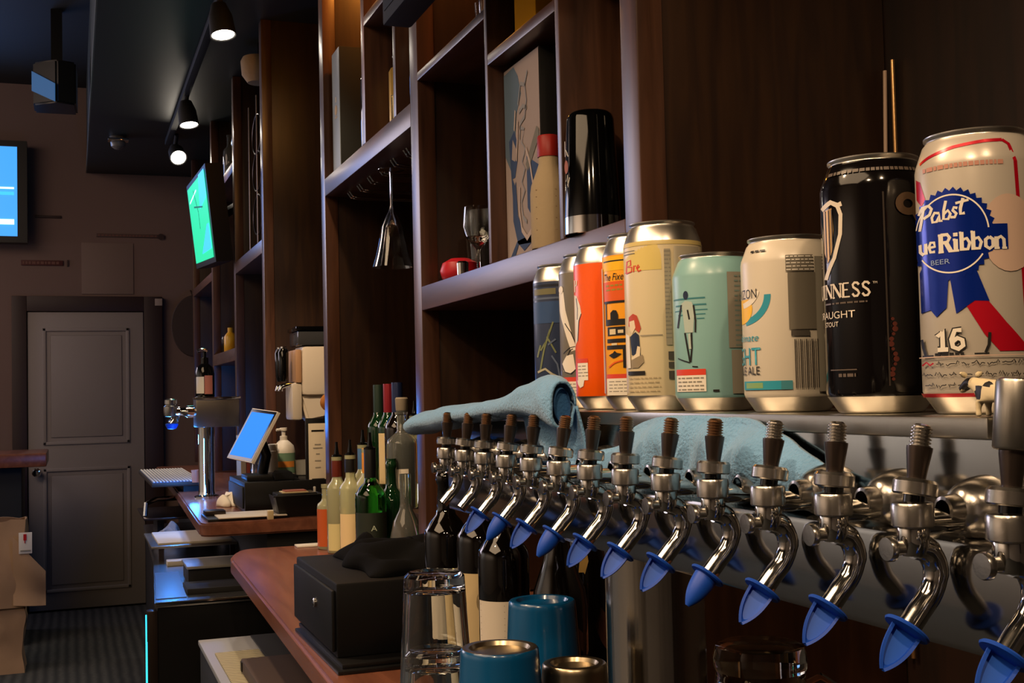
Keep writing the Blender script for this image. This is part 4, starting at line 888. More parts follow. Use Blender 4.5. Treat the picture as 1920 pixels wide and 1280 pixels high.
def quad_slab(mb, q, th, mt, inset=0, lift=0):
    c = sum(q, Vector())/4; n = (q[1]-q[0]).cross(q[3]-q[0]).normalized()
    Q = [p+(c-p).normalized()*inset+n*lift for p in q]
    mb.add(Q+[p-n*th for p in Q], [(0, 1, 2, 3), (7, 6, 5, 4), (0, 4, 5, 1), (1, 5, 6, 2), (2, 6, 7, 3), (3, 7, 4, 0)], mt); return n
n = (a[1]-a[0]).cross(a[3]-a[0])
if n.x > 0: a = [a[3], a[2], a[1], a[0]]
m = MB(); quad_slab(m, a, .012, WHITE); m.build('back_shell', t); m = MB(); quad_slab(m, a, .002, BLACKG, .004, .0015); m.build('bezel', t); m = MB(); quad_slab(m, a, .001, SCRB, .02, .0025); m.build('screen', t)
m = MB(); m.box((.60, 4.50, 1.108), (.74, 4.66, 1.13), BLACK, .006); m.tube([(.67, 4.6, 1.12), (.685, 4.59, 1.2), (.66, 4.57, 1.26)], .02, BLACK, 14); m.build('stand', t)
heap('crumpled_bag', 'black pouch lying beside the tablet stand', .70, .79, 4.47, 4.62, 1.108, .035, 5)
t = thing('soap_bottle', 'white pump bottle with green and orange label on the black box', 'bottle', (.778, 4.75, 1.108))
m = MB(); m.lathe([(0, 0), (.041, 0), (.044, .004), (.044, .095), (.038, .118), (.02, .136), (.014, .14), (0, .14)], WHITE, 28); m.build('bottle_body', t, loc=(0, 0, 0))
m = MB(); m.lathe([(0, .138), (.015, .138), (.015, .155), (.008, .157), (.008, .175), (.014, .177), (.014, .188), (0, .188)], WHITE, 18); m.tube([(0, 0, .182), (-.03, -.01, .18)], .005, WHITE, 8); m.build('pump_head', t, loc=(0, 0, 0))
def curved_label(t, r, z1, z2, mt, a0, a1, nm='paper_label', e=.0006):
    az = math.atan2(-t.location.y, -t.location.x); m = MB()
    m.grid(lambda u, v: Vector(((r+e)*math.cos(az+R(a0+(a1-a0)*u)), (r+e)*math.sin(az+R(a0+(a1-a0)*u)), z1+(z2-z1)*v)), 18, 1, mt); m.build(nm, t, loc=(0, 0, 0), sharp=180)
curved_label(t, .044, .012, .09, mat('sage_label', '6f9078', .5), -75, 75); curved_label(t, .044, .035, .058, mat('orange_band', 'd98a3a', .5), -70, 60, 'label_band', .001)
t = thing('small_bottle', 'small white bottle left of the pump bottle', 'bottle', (.727, 4.70, 1.108))
m = MB(); m.lathe([(0, 0), (.019, 0), (.02, .002), (.02, .1), (.0185, .102)], WHITE, 20); m.build('bottle_body', t, loc=(0, 0, 0)); m = MB(); m.lathe([(.0185, .1), (.0185, .125), (.016, .128), (0, .128)], WHITE, 20); m.build('cap', t, loc=(0, 0, 0))
m = MB(); m.lathe([(0, 0), (.035, 0), (.04, .004), (.043, .06), (.041, .06), (.038, .008), (0, .006)], mat('frosted', 'b8b8b0', .4, trans=.5), 24, o=(.86, 4.72, 1.108)); one('plastic_cup', m, 'frosted plastic cup right of the pump bottle', 'cup')
# menu card
t = thing('menu_card', 'upright cream menu card with black rules', 'menu', (.852, 4.48, 1.108))
m = MB(); m.box((.822, 4.455, 1.06), (.887, 4.461, 1.315), mat('card_cream', 'cfc5ae', .7), .001); m.build('card', t)
m = MB()
for z, w in ((1.285, 1), (1.105, 1)): m.box((.832, 4.4538, z), (.879, 4.4548, z+.006), K)
m.build('black_rules', t)
m = MB()
for z, w in ((1.235, .5), (1.222, .8), (1.20, .3), (1.175, .5), (1.15, .45)): m.box((.855-.022*w, 4.4538, z), (.855+.022*w, 4.4548, z+.004), mat('pale_ink', '8d887c', .7))
m.build('lettering', t); m = MB(); m.box((.812, 4.461, 1.0), (.895, 4.475, 1.335), BLACK, .002); m.build('backing', t)
# bar caddy
t = thing('bar_caddy', 'black plastic bar caddy heaped with coasters and napkins', 'caddy', (.74, 4.18, 1.0))
m = MB()
def tub(u, v, r0=0):
    a = 2*PI*v; k = (.78+.22*u)
    return Vector((.735+.085*k*max(-1, min(1, 1.35*math.cos(a))), 4.24+.065*k*max(-1, min(1, 1.35*math.sin(a))), 1.0+.075*u))
m.grid(tub, 3, 40, BLACK, .003); m.box((.67, 4.19, 1.001), (.8, 4.29, 1.006), BLACK); m.box((.645, 4.17, 1.071), (.826, 4.182, 1.077), BLACK, .002); m.build('tub', t, sharp=50)
m = MB(); m.box((.66, 4.185, 1.06), (.80, 4.295, 1.082), BLACK, .004); m.build('tray_insert', t)
m = MB(); m.box((.68, 4.19, 1.082), (.77, 4.27, 1.086), CREAM, .001); m.box((.69, 4.2, 1.086), (.765, 4.265, 1.09), mat('coaster_red', '9a5a48', .7), .001); m.build('coasters', t)
m = MB(); m.box((.79, 4.2, 1.082), (.797, 4.21, 1.1), WHITE, .001); m.build('clip', t)
m = MB(); m.box((.62, 4.135, 1.0), (.64, 4.16, 1.03), CREAM, .003); one('receipt_roll', m, 'small cream slip beside the black caddy', 'paper')
# white plates at the step between counters
m = MB(); m.box((.66, 3.80, .9405), (.77, 3.855, .9465), WHITE, .002); one('white_tile', m, 'white flat card lying at the far edge of the near counter', 'card')
# dispenser
t = thing('drink_dispenser', 'wall dispenser with cream tank, dark lid and two black lever taps', 'dispenser', (.89, 4.75, 1.32))
TANK = mat('cream_tank', 'd8cfbf', .4)
m = MB(); m.box((.838, 4.66, 1.42), (.99, 4.84, 1.615), TANK, .02)
m.prism([(.86, 1.318), (.93, 1.33), (.99, 1.42), (.83, 1.42)], -4.82, -4.68, TANK, Matrix.Rotation(PI/2, 4, 'X'), .01); m.build('tank', t)
m = MB(); m.box((.815, 4.665, 1.47), (.838, 4.835, 1.6), mat('tan_side', 'b08a68', .5), .006); m.box((.80, 4.67, 1.325), (.84, 4.83, 1.47), mat('clear_side', 'c2b9aa', .3), .012); m.build('front_sleeve', t)
m = MB(); m.box((.822, 4.655, 1.615), (.995, 4.845, 1.672), mat('smoke_lid', '3a3c40', .15), .01); m.box((.815, 4.65, 1.672), (1.0, 4.85, 1.69), BLACKG, .006); m.build('lid', t)
for k, y in enumerate((4.71, 4.79)):
    m = MB(); m.lathe([(0, 1.475), (.012, 1.478), (.019, 1.5), (.021, 1.59), (.014, 1.606), (0, 1.608)], BLACKG, 20, o=(.775+.02*0, y, 0)); lv = m.build('lever', t); m = MB(); m.lathe([(0, 1.606), (.012, 1.606), (.012, 1.613), (0, 1.615)], CHROME, 14, o=(.775, y, 0)); m.tube([(.84, y, 1.47), (.785, y, 1.462), (.765, y, 1.455), (.762, y, 1.44)], .009, CHROME, 12); m.build('spout', lv)
m = MB(); m.box((.99, 4.7, 1.40), (1.178, 4.8, 1.5), BLACKM, .004); m.build('wall_bracket', t)
m = MB(); m.lathe([(0, 0), (.012, 0), (.010, .012), (.012, .02), (.024, .028), (.03, .04), (.024, .05), (0, .053)], mat('amber_wood', 'c07a28', .4), 22, Matrix.Translation((.783, 3.832, 1.395)) @ Matrix.Rotation(-PI/2, 4, 'X')); one('wooden_peg', m, 'amber wooden peg on the far side of the left post', 'peg')
# second small beer tower
t2_ = thing('beer_tower', 'small T-shaped steel beer tower lit blue on the second counter', 'beer tower', (.53, 5.2, 1.0))
m = MB(); m.box((.482, 5.14, 1.298), (.66, 5.27, 1.42), mat('satin_steel', '8c8478', .3, 1), .006); m.build('head', t2_)
m = MB(); m.box((.478, 5.135, 1.414), (.665, 5.275, 1.424), CHROME, .002); m.build('top_plate', t2_)
m = MB(); m.lathe([(.052, 1.0), (.052, 1.01), (.036, 1.016), (.033, 1.03), (.033, 1.298)], CHROME, 36, o=(.527, 5.2, 0)); m.build('column', t2_)
m = MB(); MXn = Matrix.Translation((.482, 5.2, 1.365)) @ Matrix.Rotation(-PI/2, 4, 'Y')
m.lathe([(.026, 0), (.026, .03), (.018, .04), (.016, .06), (.022, .062), (.022, .08), (.014, .085), (.014, .115), (0, .116)], CHROME, 24, MXn); fa = m.build('faucet', t2_)
m = MB(); m.lathe([(0, -.02), (.026, -.018), (.03, 0), (.03, .022), (.022, .03), (.026, .034), (.026, .05), (.014, .056), (0, .056)], NICKEL, 20, o=(.385, 5.2, 1.365)); m.build('collar', fa)
m = MB(); m.tube([(.405, 5.2, 1.36), (.40, 5.2, 1.33), (.385, 5.2, 1.315)], .017, CHROME, 14); m.build('spout', fa)
m = MB(); m.lathe([(0, 0), (.018, .004), (.026, .018), (.026, .024), (.014, .028), (0, .028)], BLUE, 18, o=(.388, 5.2, 1.292)); one('tap_stopper', m, 'blue stopper under the tap of the small far beer tower', 'stopper')
t = thing('spray_bottle', 'black pump bottle with white and pink label on the small beer tower', 'bottle', (.525, 5.205, 1.4245))
m = MB(); m.lathe([(0, 0), (.038, 0), (.04, .003), (.04, .1), (.034, .125), (.016, .14), (.016, .15), (0, .15)], BLACKG, 26); m.build('bottle_body', t, loc=(0, 0, 0))
m = MB(); m.lathe([(0, .15), (.016, .15), (.016, .165), (.007, .168), (.007, .19), (0, .19)], BLACKG, 16); m.tube([(.012, 0, .196), (-.006, 0, .2), (-.03, 0, .193)], .0085, CHROME, 12); m.build('pump_head', t, loc=(0, 0, 0))
curved_label(t, .04, .015, .085, WHITE, -60, -5); curved_label(t, .04, .012, .09, mat('pink_label', 'a8685c', .6), -2, 50, 'pink_label')
dt = thing('drip_tray', 'steel drip tray with slotted grate whitened for its reflection in front of the small tower', 'drip tray', (.45, 6.1, 1.0))
m = MB(); m.box((.33, 5.62, 1.026), (.56, 6.75, 1.045), mat('tray_dark', '4a4540', .4, .6), .004); m.box((.47, 5.66, 1.0), (.55, 6.7, 1.026), BLACK); m.build('tray', dt)
m = MB()
for k in range(15): m.box((.338+k*.0146, 5.64, 1.045), (.3455+k*.0146, 6.73, 1.05), WHITE)  # bars coloured white to paint the bright reflection of a metal grate
m.box((.335, 5.63, 1.042), (.555, 6.74, 1.046), mat('tray_blue', '3a5a8a', .3, .4)); m.build('grate', dt)
m = MB(); m.lathe([(0, 0), (.018, 0), (.022, .055), (.0205, .055), (.017, .004), (0, .004)], mat('orange_glass', 'c98464', .3), 20, o=(.518, 5.56, 1.045)) ; one('shot_glass', m, 'small orange shot glass on the drip tray edge', 'glass')
heap('paper_scraps', 'crumpled white paper behind the small beer tower column', .535, .64, 4.72, 4.86, 1.0, .075, 2, PAPER)['category'] = 'paper'
t = thing('clipboard', 'black clipboard with papers on the second counter edge', 'clipboard', (.53, 4.24, 1.0))
m = MB(); m.box((.425, 4.17, 1.0), (.70, 4.40, 1.009), BLACK, .002); m.build('board', t); m = MB(); m.box((.46, 4.16, 1.009), (.69, 4.37, 1.0125), PAPER, .001); m.build('paper', t); m = MB(); m.box((.43, 4.3, 1.009), (.5, 4.38, 1.025), DARKMETAL, .003); m.build('clip', t)

# ------------------------------------------------------------------ under-bar equipment along the aisle
cool = thing('bottle_cooler', 'long black under-bar cooler with steel top and a blue lit edge', 'cooler', (.43, 4.9, 0))
m = MB(); m.prism([(.245, 3.95), (.305, 5.0), (.345, 6.45), (.61, 6.45), (.61, 3.95)], .02, .765, BLACK, None, .004); m.build('cabinet', cool)
m = MB(); m.prism([(.236, 3.94), (.297, 5.0), (.337, 6.47), (.615, 6.47), (.615, 3.94)], .765, .782, mat('top_steel', 'a8a6a2', .25, 1, bump=.02, bscale=40), None, .003); m.build('steel_top', cool)
m = MB(); m.tube([(.24, 3.939, .776), (.612, 3.939, .776)], .0055, CHROME, 10); tag(m.build('front_rail', cool), 'bright rounded steel front rail')
m = MB(); m.box((.214, 3.95, .12), (.2455, 3.99, .755), DARKMETAL, .002); m.build('door_edge', cool)
LED = mat('led_cyan', '30c8e8', .3, emit='2ec4f0', estr=2.6)
m = MB(); m.box((.2105, 3.952, .14), (.2145, 3.96, .66), LED); m.box((.2105, 3.975, .14), (.2145, 3.982, .74), LED); tag(m.build('light_strip', cool), 'glowing cyan light strip')
t = thing('drainboard', 'steel drainboard shelf standing on the cooler behind the papers', 'drainboard', (.45, 5.1, .782))
m = MB(); m.box((.285, 4.93, .832), (.617, 5.45, .842), STEEL, .002); m.build('shelf', t); 
for x in (.325, .6):
    m = MB(); m.box((x-.01, 4.95, .782), (x+.01, 4.97, .832), DARKMETAL); m.build('leg', t)
m = MB(); m.box((.315, 4.97, .842), (.60, 5.4, .85), PAPER, .001); one('paper_stack', m, 'flat sheet of white paper on the steel drainboard', 'paper')
t = thing('tray_shelf', 'thin dark tray shelf raised above the drainboard', 'shelf', (.41, 5.8, .842))
m = MB(); m.box((.30, 5.70, .872), (.617, 6.3, .882), DARKMETAL, .002); m.build('shelf', t); m = MB(); m.box((.37, 5.9, .782), (.40, 6.2, .872), BLACK); m.build('stand', t)
m = MB(); m.tube([(.31, 5.8, .885), (.315, 5.81, .94), (.36, 5.85, .955), (.47, 5.95, .95)], .012, CHROME, 10); one('faucet_spout', m, 'curved steel spout over the dark tray shelf', 'faucet')
heap('dish_towel', 'crumpled grey dish towel under the dark tray shelf', .345, .47, 5.5, 5.68, .782, .1, 12, mat('grey_cloth', '8a8680', .9))['category'] = 'towel'
m = MB(); m.box((.335, 4.78, .782), (.60, 4.85, .80), WHITE, .003); one('cutting_board', m, 'narrow white board across the cooler top', 'board')
m = MB(); m.box((.37, 4.3, .782), (.61, 4.5, .83), BLACKM, .003); m.box((.365, 4.29, .83), (.612, 4.51, .84), mat('lid_grey', '8f8d86', .4), .003); one('lidded_bin', m, 'black bin with pale grey lid on the cooler top', 'bin')
m = MB(); m.box((.345, 4.05, .782), (.58, 4.22, .80), BLACKM, .003); one('bar_mat', m, 'dark folded bar mat near the cooler front edge', 'mat')
m = MB(); m.prism([(.245, 4.0), (.278, 4.6), (.36, 4.6), (.338, 4.0)], .7822, .785, mat('painted_blue_sheen', '5f90ee', .25)); one('blue_sheen_patch', m, 'blue sheet painting a blue reflection on the cooler top', 'lid')  # added blue sheet, its colour paints a reflection on the steel top
un = thing('under_bar_unit', 'low black under-counter unit with grey work surface', 'cabinet', (.5, 3.0, 0))
m = MB(); m.box((.35, 2.35, .02), (.61, 3.70, .685), BLACKM, .004); m.build('cabinet', un); m = MB(); m.box((.345, 2.34, .685), (.61, 3.705, .7), mat('grey_board', '96989a', .5), .003); m.build('work_surface', un)
MATC = mat('striped_mat', 'a59c80', .8)
nt = MATC.node_tree; b = nt.nodes['Principled BSDF']; tc = nt.nodes.new('ShaderNodeTexCoord'); wv = nt.nodes.new('ShaderNodeTexWave'); wv.inputs['Scale'].default_value = 22; wv.inputs['Distortion'].default_value = 2.5; wv.bands_direction = 'Y'
mp = nt.nodes.new('ShaderNodeMapping'); mp.inputs['Rotation'].default_value = (0, 0, .6); cr = nt.nodes.new('ShaderNodeValToRGB'); cr.color_ramp.elements[0].color = srgb('6e6850'); cr.color_ramp.elements[1].color = srgb('b8b090')
nt.links.new(tc.outputs['Object'], mp.inputs[0]); nt.links.new(mp.outputs[0], wv.inputs['Vector']); nt.links.new(wv.outputs['Fac'], cr.inputs[0]); nt.links.new(cr.outputs[0], b.inputs['Base Color'])
m = MB(); m.box((.368, 2.6, .7), (.49, 3.47, .706), MATC, .002); one('woven_mat', m, 'striped cream woven mat on the low work surface', 'mat')
m = MB(); m.box((.495, 2.6, .7), (.605, 3.68, .706), mat('dark_mat', '26251f', .8), .002); one('woven_mat', m, 'dark mat beside the striped cream mat', 'mat')
m = MB(); m.box((.405, 2.5, .706), (.6, 3.20, .74), mat('brown_box', '4a3c34', .6), .004); m.box((.402, 3.17, .712), (.405, 3.19, .735), BLACK); one('brown_case', m, 'flat brown case lying on the striped mat', 'case')

# ------------------------------------------------------------------ far end: bar, bags, screens, signs
t = thing('bar_counter', 'wooden bar top ending in front of the door, dark underneath', 'counter', (-.8, 8.1, 0))
m = MB(); m.box((-3.0, 7.55, 1.045), (-.145, 8.25, 1.125), W_TOP, .01); m.build('bar_top', t); m = MB(); m.box((-3.0, 7.65, 0), (-.285, 8.2, 1.045), mat('bar_front', '0d1318', .6), .004); m.build('bar_front', t)
KRAFT = mat('kraft_paper', '9a7c5e', .85, bump=.25, bscale=25, vary=.12, vscale=9)
def bag(name, label, x0, x1, y0, y1, z0, z1, open_top=True, seed=1):
    t = thing(name, label, 'bag', ((x0+x1)/2, (y0+y1)/2, z0), 'kraft paper bags in front of the door')
    m = MB()
    def fn(u, v):
        a = 2*PI*v; c, s = math.cos(a), math.sin(a); k = max(abs(c), abs(s)); c, s = c/k, s/k
        fl = 1+.05*math.sin(u*7+seed)+noise.noise(Vector((u*3, c*2+seed, s*2)))*.12*(.2+u)
        pinch = 1-.35*u**3 if open_top else 1
        return Vector(((x0+x1)/2+c*(x1-x0)/2*fl, (y0+y1)/2+s*(y1-y0)/2*fl*pinch, z0+(z1-z0)*u+noise.noise(Vector((c*2, s*2, seed)))*.02*u))
    m.grid(fn, 14, 48, KRAFT, .003); m.box((x0+.01, y0+.01, z0), (x1-.01, y1-.01, z0+.004), KRAFT); m.build('bag_body', t, sharp=50)
    return t
bag('paper_bag', 'lower brown paper bag standing on the carpet', -.56, -.255, 6.9, 7.15, 0, .345, False, 2)
t = bag('paper_bag', 'upper brown paper bag with a white receipt, on top of the other bag', -.58, -.235, 6.87, 7.17, .345, .80, True, 5)
m = MB(); m.box((-.27, 6.83, .63), (-.205, 6.834, .74), WHITE, .001); r_ = m.build('receipt', t)
m = MB(); m.box((-.247, 6.826, .70), (-.232, 6.8295, .732), RED); m.box((-.242, 6.826, .685), (-.238, 6.8295, .7), RED); m.box((-.262, 6.826, .643), (-.212, 6.8295, .649), GR); m.build('red_mark', r_)
m = MB(); m.grid(lambda u, v: Vector((-.30+.16*u, 6.86-.02*math.sin(u*3)+.012*math.sin(v*6), .36+.30*v-.12*u*v+.06*(1-u)*v-.01*u)), 10, 10, KRAFT, .003); m.build('folded_flap', t)
# televisions
def tv(name, label, q, th, scr, bez=.03):
    t = thing(name, label, 'television', sum(q, Vector())/4)
    m = MB(); n = quad_slab(m, q, th, BLACK); m.build('casing', t); m = MB(); quad_slab(m, q, .002, scr, bez, .003); m.build('screen', t); return t, n
S1 = mat('screen_blue', '2878c8', .3, emit='3c8ee0', estr=1.5); S2 = mat('screen_green', '1c9c74', .3, emit='22c08c', estr=1.5); S3 = mat('screen_cyan', '3aa8e8', .3, emit='38a8f0', estr=1.6); SW = mat('screen_white', 'cfe8f0', .3, emit='cfe8f4', estr=1.6)
q = [Vector((-1.3, 8.68, 2.50)), Vector((-.278, 8.68, 2.50)), Vector((-.278, 8.68, 3.19)), Vector((-1.3, 8.68, 3.19))]
t, n = tv('television', 'wall television with blue picture above the far bar', q, .1, S1, .075)
m = MB(); m.box((-1.2, 8.669, 2.62), (-.36, 8.675, 2.655), SW); m.box((-1.2, 8.669, 2.82), (-.36, 8.675, 2.84), S3); m.box((-1.2, 8.669, 2.86), (-.36, 8.675, 2.872), SW); m.box((-1.2, 8.669, 2.9), (-.5, 8.675, 3.08), mat('screen_pale', '86b8dc', .3, emit='86bce0', estr=1.1)); m.build('picture', t)
m = MB(); m.box((-.9, 8.78, 2.7), (-.6, 8.85, 3.0), BLACK); m.build('wall_bracket', t)
q = [Vector((.583, 6.55, 2.533)), Vector((.627, 6.55, 2.13)), Vector((.662, 6.02, 2.108)), Vector((.617, 6.02, 2.552))]
c_ = sum(q, Vector())/4; n = (q[1]-q[0]).cross(q[3]-q[0])
if n.x > 0: q = q[::-1]
q2 = [c_+(p-c_)*1.09 for p in q]
t = thing('television', 'hanging television showing a green playing field', 'television', c_)
m = MB(); quad_slab(m, q2, .085, BLACK); m.build('casing', t); m = MB(); nn = quad_slab(m, q, .002, S2, .012, .004); m.build('screen', t)
def onscr(a, b): # a: far to near 0..1, b: bottom to top
    P0 = Vector((.627, 6.55, 2.13)); P1 = Vector((.662, 6.02, 2.108)); P2 = Vector((.617, 6.02, 2.552)); P3 = Vector((.583, 6.55, 2.533))
    return (P0*(1-a)+P1*a)*(1-b)+(P3*(1-a)+P2*a)*b+nn*.0055
m = MB()
for P, mt in (([(.6, .62), (1, .7), (1, 1), (.7, 1)], S3), ([(.45, .1), (.95, .12), (.95, .4), (.85, .4)], S3) , ([(.1, .78), (.5, .86), (.5, .88), (.1, .8)], SW)):
    vs = [onscr(*p) for p in P]
    m.add(vs, [(0, 1, 2, 3)], mt)
for L in ([(.35, .9), (.5, .6), (.5, .4)], [(.3, .7), (.75, .62)]):
    for p in strokes([L], .02): m.add([onscr(*x)+nn*.0006 for x in p], [(0, 1, 2, 3)], mat('screen_dark', '0e6a50', .3, emit='0e6a50', estr=.7))
m.build('picture', t)
m = MB(); m.tube([(.72, 6.25, 2.35), (.80, 6.2, 2.4), (.95, 6.2, 2.4), (1.17, 6.2, 2.4)], .025, BLACKM, 10); m.build('wall_arm', t)
t = thing('projector', 'black box hanging from the ceiling with a blue lit face', 'screen', (.0, 7.0, 3.05))
q = [Vector((-.192, 7.05, 3.245)), Vector((-.192, 7.05, 3.135)), Vector((-.072, 6.95, 3.06)), Vector((-.072, 6.95, 3.16))]
if (q[1]-q[0]).cross(q[3]-q[0]).y > 0: q = q[::-1]
m = MB(); m.prism([(-.192, 7.055), (-.07, 6.955), (.03, 7.0), (.04, 7.25), (-.19, 7.25)], 3.06, 3.30, BLACK, None, .01); m.build('casing', t)
m = MB(); quad_slab(m, q, .004, mat('screen_slate', '14283e', .6, emit='3f78b4', estr=.45), 0, .012); m.build('screen', t); m = MB(); m.box((-.1, 7.1, 3.3), (-.04, 7.16, 3.62), BLACK); m.build('ceiling_mount', t)
# track lights
tr = MB(); tr.box((.545, 2.2, 2.985), (.58, 7.6, 3.02), BLACKM, .003); one('light_track', tr, 'black lighting track running along the dark soffit', 'track')
LAMP = mat('lamp_face', 'fff4e2', .3, emit='fff1dd', estr=45)
for i, (x, y, z, lab) in enumerate(((.562, 4.72, 2.83, 'black track spotlight nearest the camera'), (.575, 6.33, 2.83, 'black track spotlight, middle of the three lit ones'), (.60, 7.3, 2.85, 'black track spotlight with bright glare near the far wall'))):
    t = thing('spotlight', lab, 'spotlight', (x, y, z), 'track spotlights on the soffit')
    T = Matrix.Translation((x, y, z)) @ Matrix.Rotation(R((-11, -11, -52)[i]), 4, 'X') @ Matrix.Rotation(R(-6), 4, 'Y')
    m = MB(); m.lathe([(.046, 0), (.05, -.002), (.05, .01), (.046, .08), (.036, .11), (.03, .13), (0, .131)], BLACKM, 28, T); m.lathe([(.046, 0), (.042, .012), (0, .014)][::-1], BLACKM, 28, T); m.build('housing', t)
    m = MB(); m.lathe([(0, .003), (.043, .003)][::-1], LAMP, 28, T); m.build('lamp', t); m = MB(); m.tube([T @ Vector((0, 0, .12)), (x-.008, y+.01, 2.99)], .012, BLACKM, 10); m.build('stem', t)
t = thing('security_camera', 'small glinting security camera on the soffit', 'camera', (.27, 7.6, 2.94))
m = MB(); m.lathe([(0, 3.02), (.05, 3.02), (.05, 2.99), (.045, 2.985), (.04, 2.96), (.02, 2.945), (0, 2.942)][::-1], mat('camera_shell', '6a6a68', .2), 24, o=(.27, 7.6, 0)); m.build('dome', t); m = MB(); m.box((.21, 7.52, 2.985), (.33, 7.6, 3.0), CHROME, .004); m.build('plate', t)
# wall signs and papers
SG = mat('sign_dark', '33201c', .6); SGR = mat('sign_maroon', '4a1a16', .6); LT = mat('sign_letters', '6e4a40', .7)
def sign(label, x0, x1, z0, z1, mt, lines=0, extra=None):
    m = MB(); m.box((x0, 8.838, z0), (x1, 8.85, z1), mt, .002); o = one('wall_sign', m, label, 'sign')
    if lines:
        random.seed(int(x0*100)); q = MB(); x = x0+.01
        while x < x1-.02:
            w = random.uniform(.01, .025); q.box((x, 8.835, z0+.25*(z1-z0)), (min(x+w, x1-.01), 8.838, z0+.75*(z1-z0)), LT); x += w+.007
        q.build('lettering', o)
    return o
sign('maroon wooden word sign left of the wall papers', -.325, -.055, 2.365, 2.40, SGR, 1)
m = MB(); m.box((-.03, 8.84, 2.36), (-.02, 8.85, 2.405), SG); one('wall_hook', m, 'thin dark hook right of the maroon sign', 'hook')
sign('short dark word sign higher on the far wall beside the television', -.235, -.065, 2.695, 2.712, SG)
o = sign('faint brown word sign with a round badge over the pale poster', .165, .59, 2.572, 2.595, mat('sign_faint', '54423c', .7), 1)
m = MB(); m.lathe([(0, 0), (.022, 0), (.022, .006), (0, .006)], SG, 20, Matrix.Translation((.6, 8.838, 2.58)) @ Matrix.Rotation(PI/2, 4, 'X')); m.build('badge', o)
m = MB(); m.box((.065, 8.843, 2.17), (.41, 8.85, 2.53), mat('poster', '7d6b62', .8), .001); one('poster', m, 'pale blank poster pinned above the door', 'poster')
m = MB(); m.box((.55, 8.782, 2.085), (.6, 8.79, 2.135), mat('pale_plastic', '9a8c84', .6), .003); one('door_sensor', m, 'small pale sensor box on the corner of the door frame', 'sensor')
# far shelf things
m = MB(); m.lathe([(0, 0), (.032, 0), (.034, .004), (.034, .08), (.02, .1), (.014, .105), (.014, .13), (0, .13)], mat('yellow_liquor', 'd8a022', .3), 24, o=(.80, 6.58, 1.668)); one('yellow_bottle', m, 'small yellow bottle on the far low shelf', 'bottle')
one('stem_glass', stem_glass(.80, 6.78, 1.668, .09, .026, .022), 'small clear glass left of the yellow bottle', 'glass')
t = thing('round_board', 'large dark oval board hanging in the far corner', 'board', (.68, 8.6, 1.75))
m = MB(); m.lathe([(0, 0), (.2, 0), (.205, .006), (.2, .014), (0, .016)], mat('board_brown', '3a2c25', .6), 40, Matrix.Translation((.80, 8.62, 1.93)) @ Matrix.Rotation(PI/2, 4, 'X') @ Matrix.Diagonal((.75, 1.05, 1, 1))); m.build('board', t); m = MB(); m.tube([(.80, 8.63, 2.12), (.80, 8.85, 2.2)], .004, DARKMETAL, 6); m.build('hanger', t)
m = MB(); m.lathe([(0, 2.83), (.05, 2.835), (.075, 2.87), (.08, 2.93), (.07, 2.95), (0, 2.95)], mat('wicker', 'a08560', .8, bump=.6, bscale=90), 28, o=(.80, 5.42, 0)); 
hat = thing('wicker_basket', 'tan wicker basket hanging at the top of the narrow bay', 'basket', (.80, 5.42, 2.83)); m.build('basket', hat); mm = MB(); mm.tube([(.80, 5.42, 2.95), (.80, 5.42, 3.02)], .003, DARKMETAL, 6); mm.build('hook', hat)
rk = thing('wire_rack', 'thin wire rack with loops in the narrow bay', 'rack', (.84, 5.55, 2.088))
for k, (x, y) in enumerate(((.80, 5.5), (.80, 5.75))):
    m = MB(); m.tube([(x, y, 2.088), (x, y, 2.8)], .005, DARKMETAL, 8); m.build('upright', rk)
for k, z in enumerate((2.25, 2.45, 2.62)):
    m = MB(); m.tube([(.80, 5.5+.14*math.cos(a)-.14+.14, z+.09*math.sin(a)) for a in [2*PI*i/24 for i in range(24)]], .004, DARKMETAL, 6, closed=True); m.build('loop', rk)
bottle(.84, 6.4, 2.6, .3, .036, 'bordeaux', mat('tinted_clear', 'd5ddd6', .02, trans=.92, ior=1.45), 'clear bottle gleaming on the far top shelf', name='liquor_bottle')
bottle(.83, 6.75, 2.6, .28, .036, 'spirit', mat('tinted_clear', 'd5ddd6', .02, trans=.92, ior=1.45), 'clear bottle farther left on the far top shelf', name='liquor_bottle')
m = MB(); m.lathe([(0, 0), (.018, 0), (.018, .12), (.012, .14), (.009, .2), (0, .2)], mat('grey_cap', '8a8680', .4), 16, o=(.74, 5.0, 1.0)); m.lathe([(0, .2), (.011, .2), (.011, .26), (0, .262)], WHITE, 16, o=(.74, 5.0, 1.0))
one('slim_bottle', m, 'slim bottle with white cap behind the tablet', 'bottle')
m = MB(); m.box((.72, 5.4, 1.0), (.735, 5.55, 1.26), mat('book_red', '8a3a24', .6), .002); one('book', m, 'red-brown book standing behind the tablet', 'book', 'books behind the tablet')
m = MB(); m.box((.695, 5.4, 1.0), (.718, 5.55, 1.25), mat('book_cream', 'a8987c', .6), .002); one('book', m, 'cream book standing left of the red-brown one', 'book', 'books behind the tablet')
m = MB(); m.lathe([(0, 0), (.04, 0), (.045, .01), (.045, .09), (.03, .11), (.03, .13), (.027, .13), (.027, .11), (.04, .088), (.04, .012), (0, .008)], GLASS, 24, o=(.70, 4.80, 1.108)); one('glass_jar', m, 'clear glass jar behind the tablet stand', 'jar')
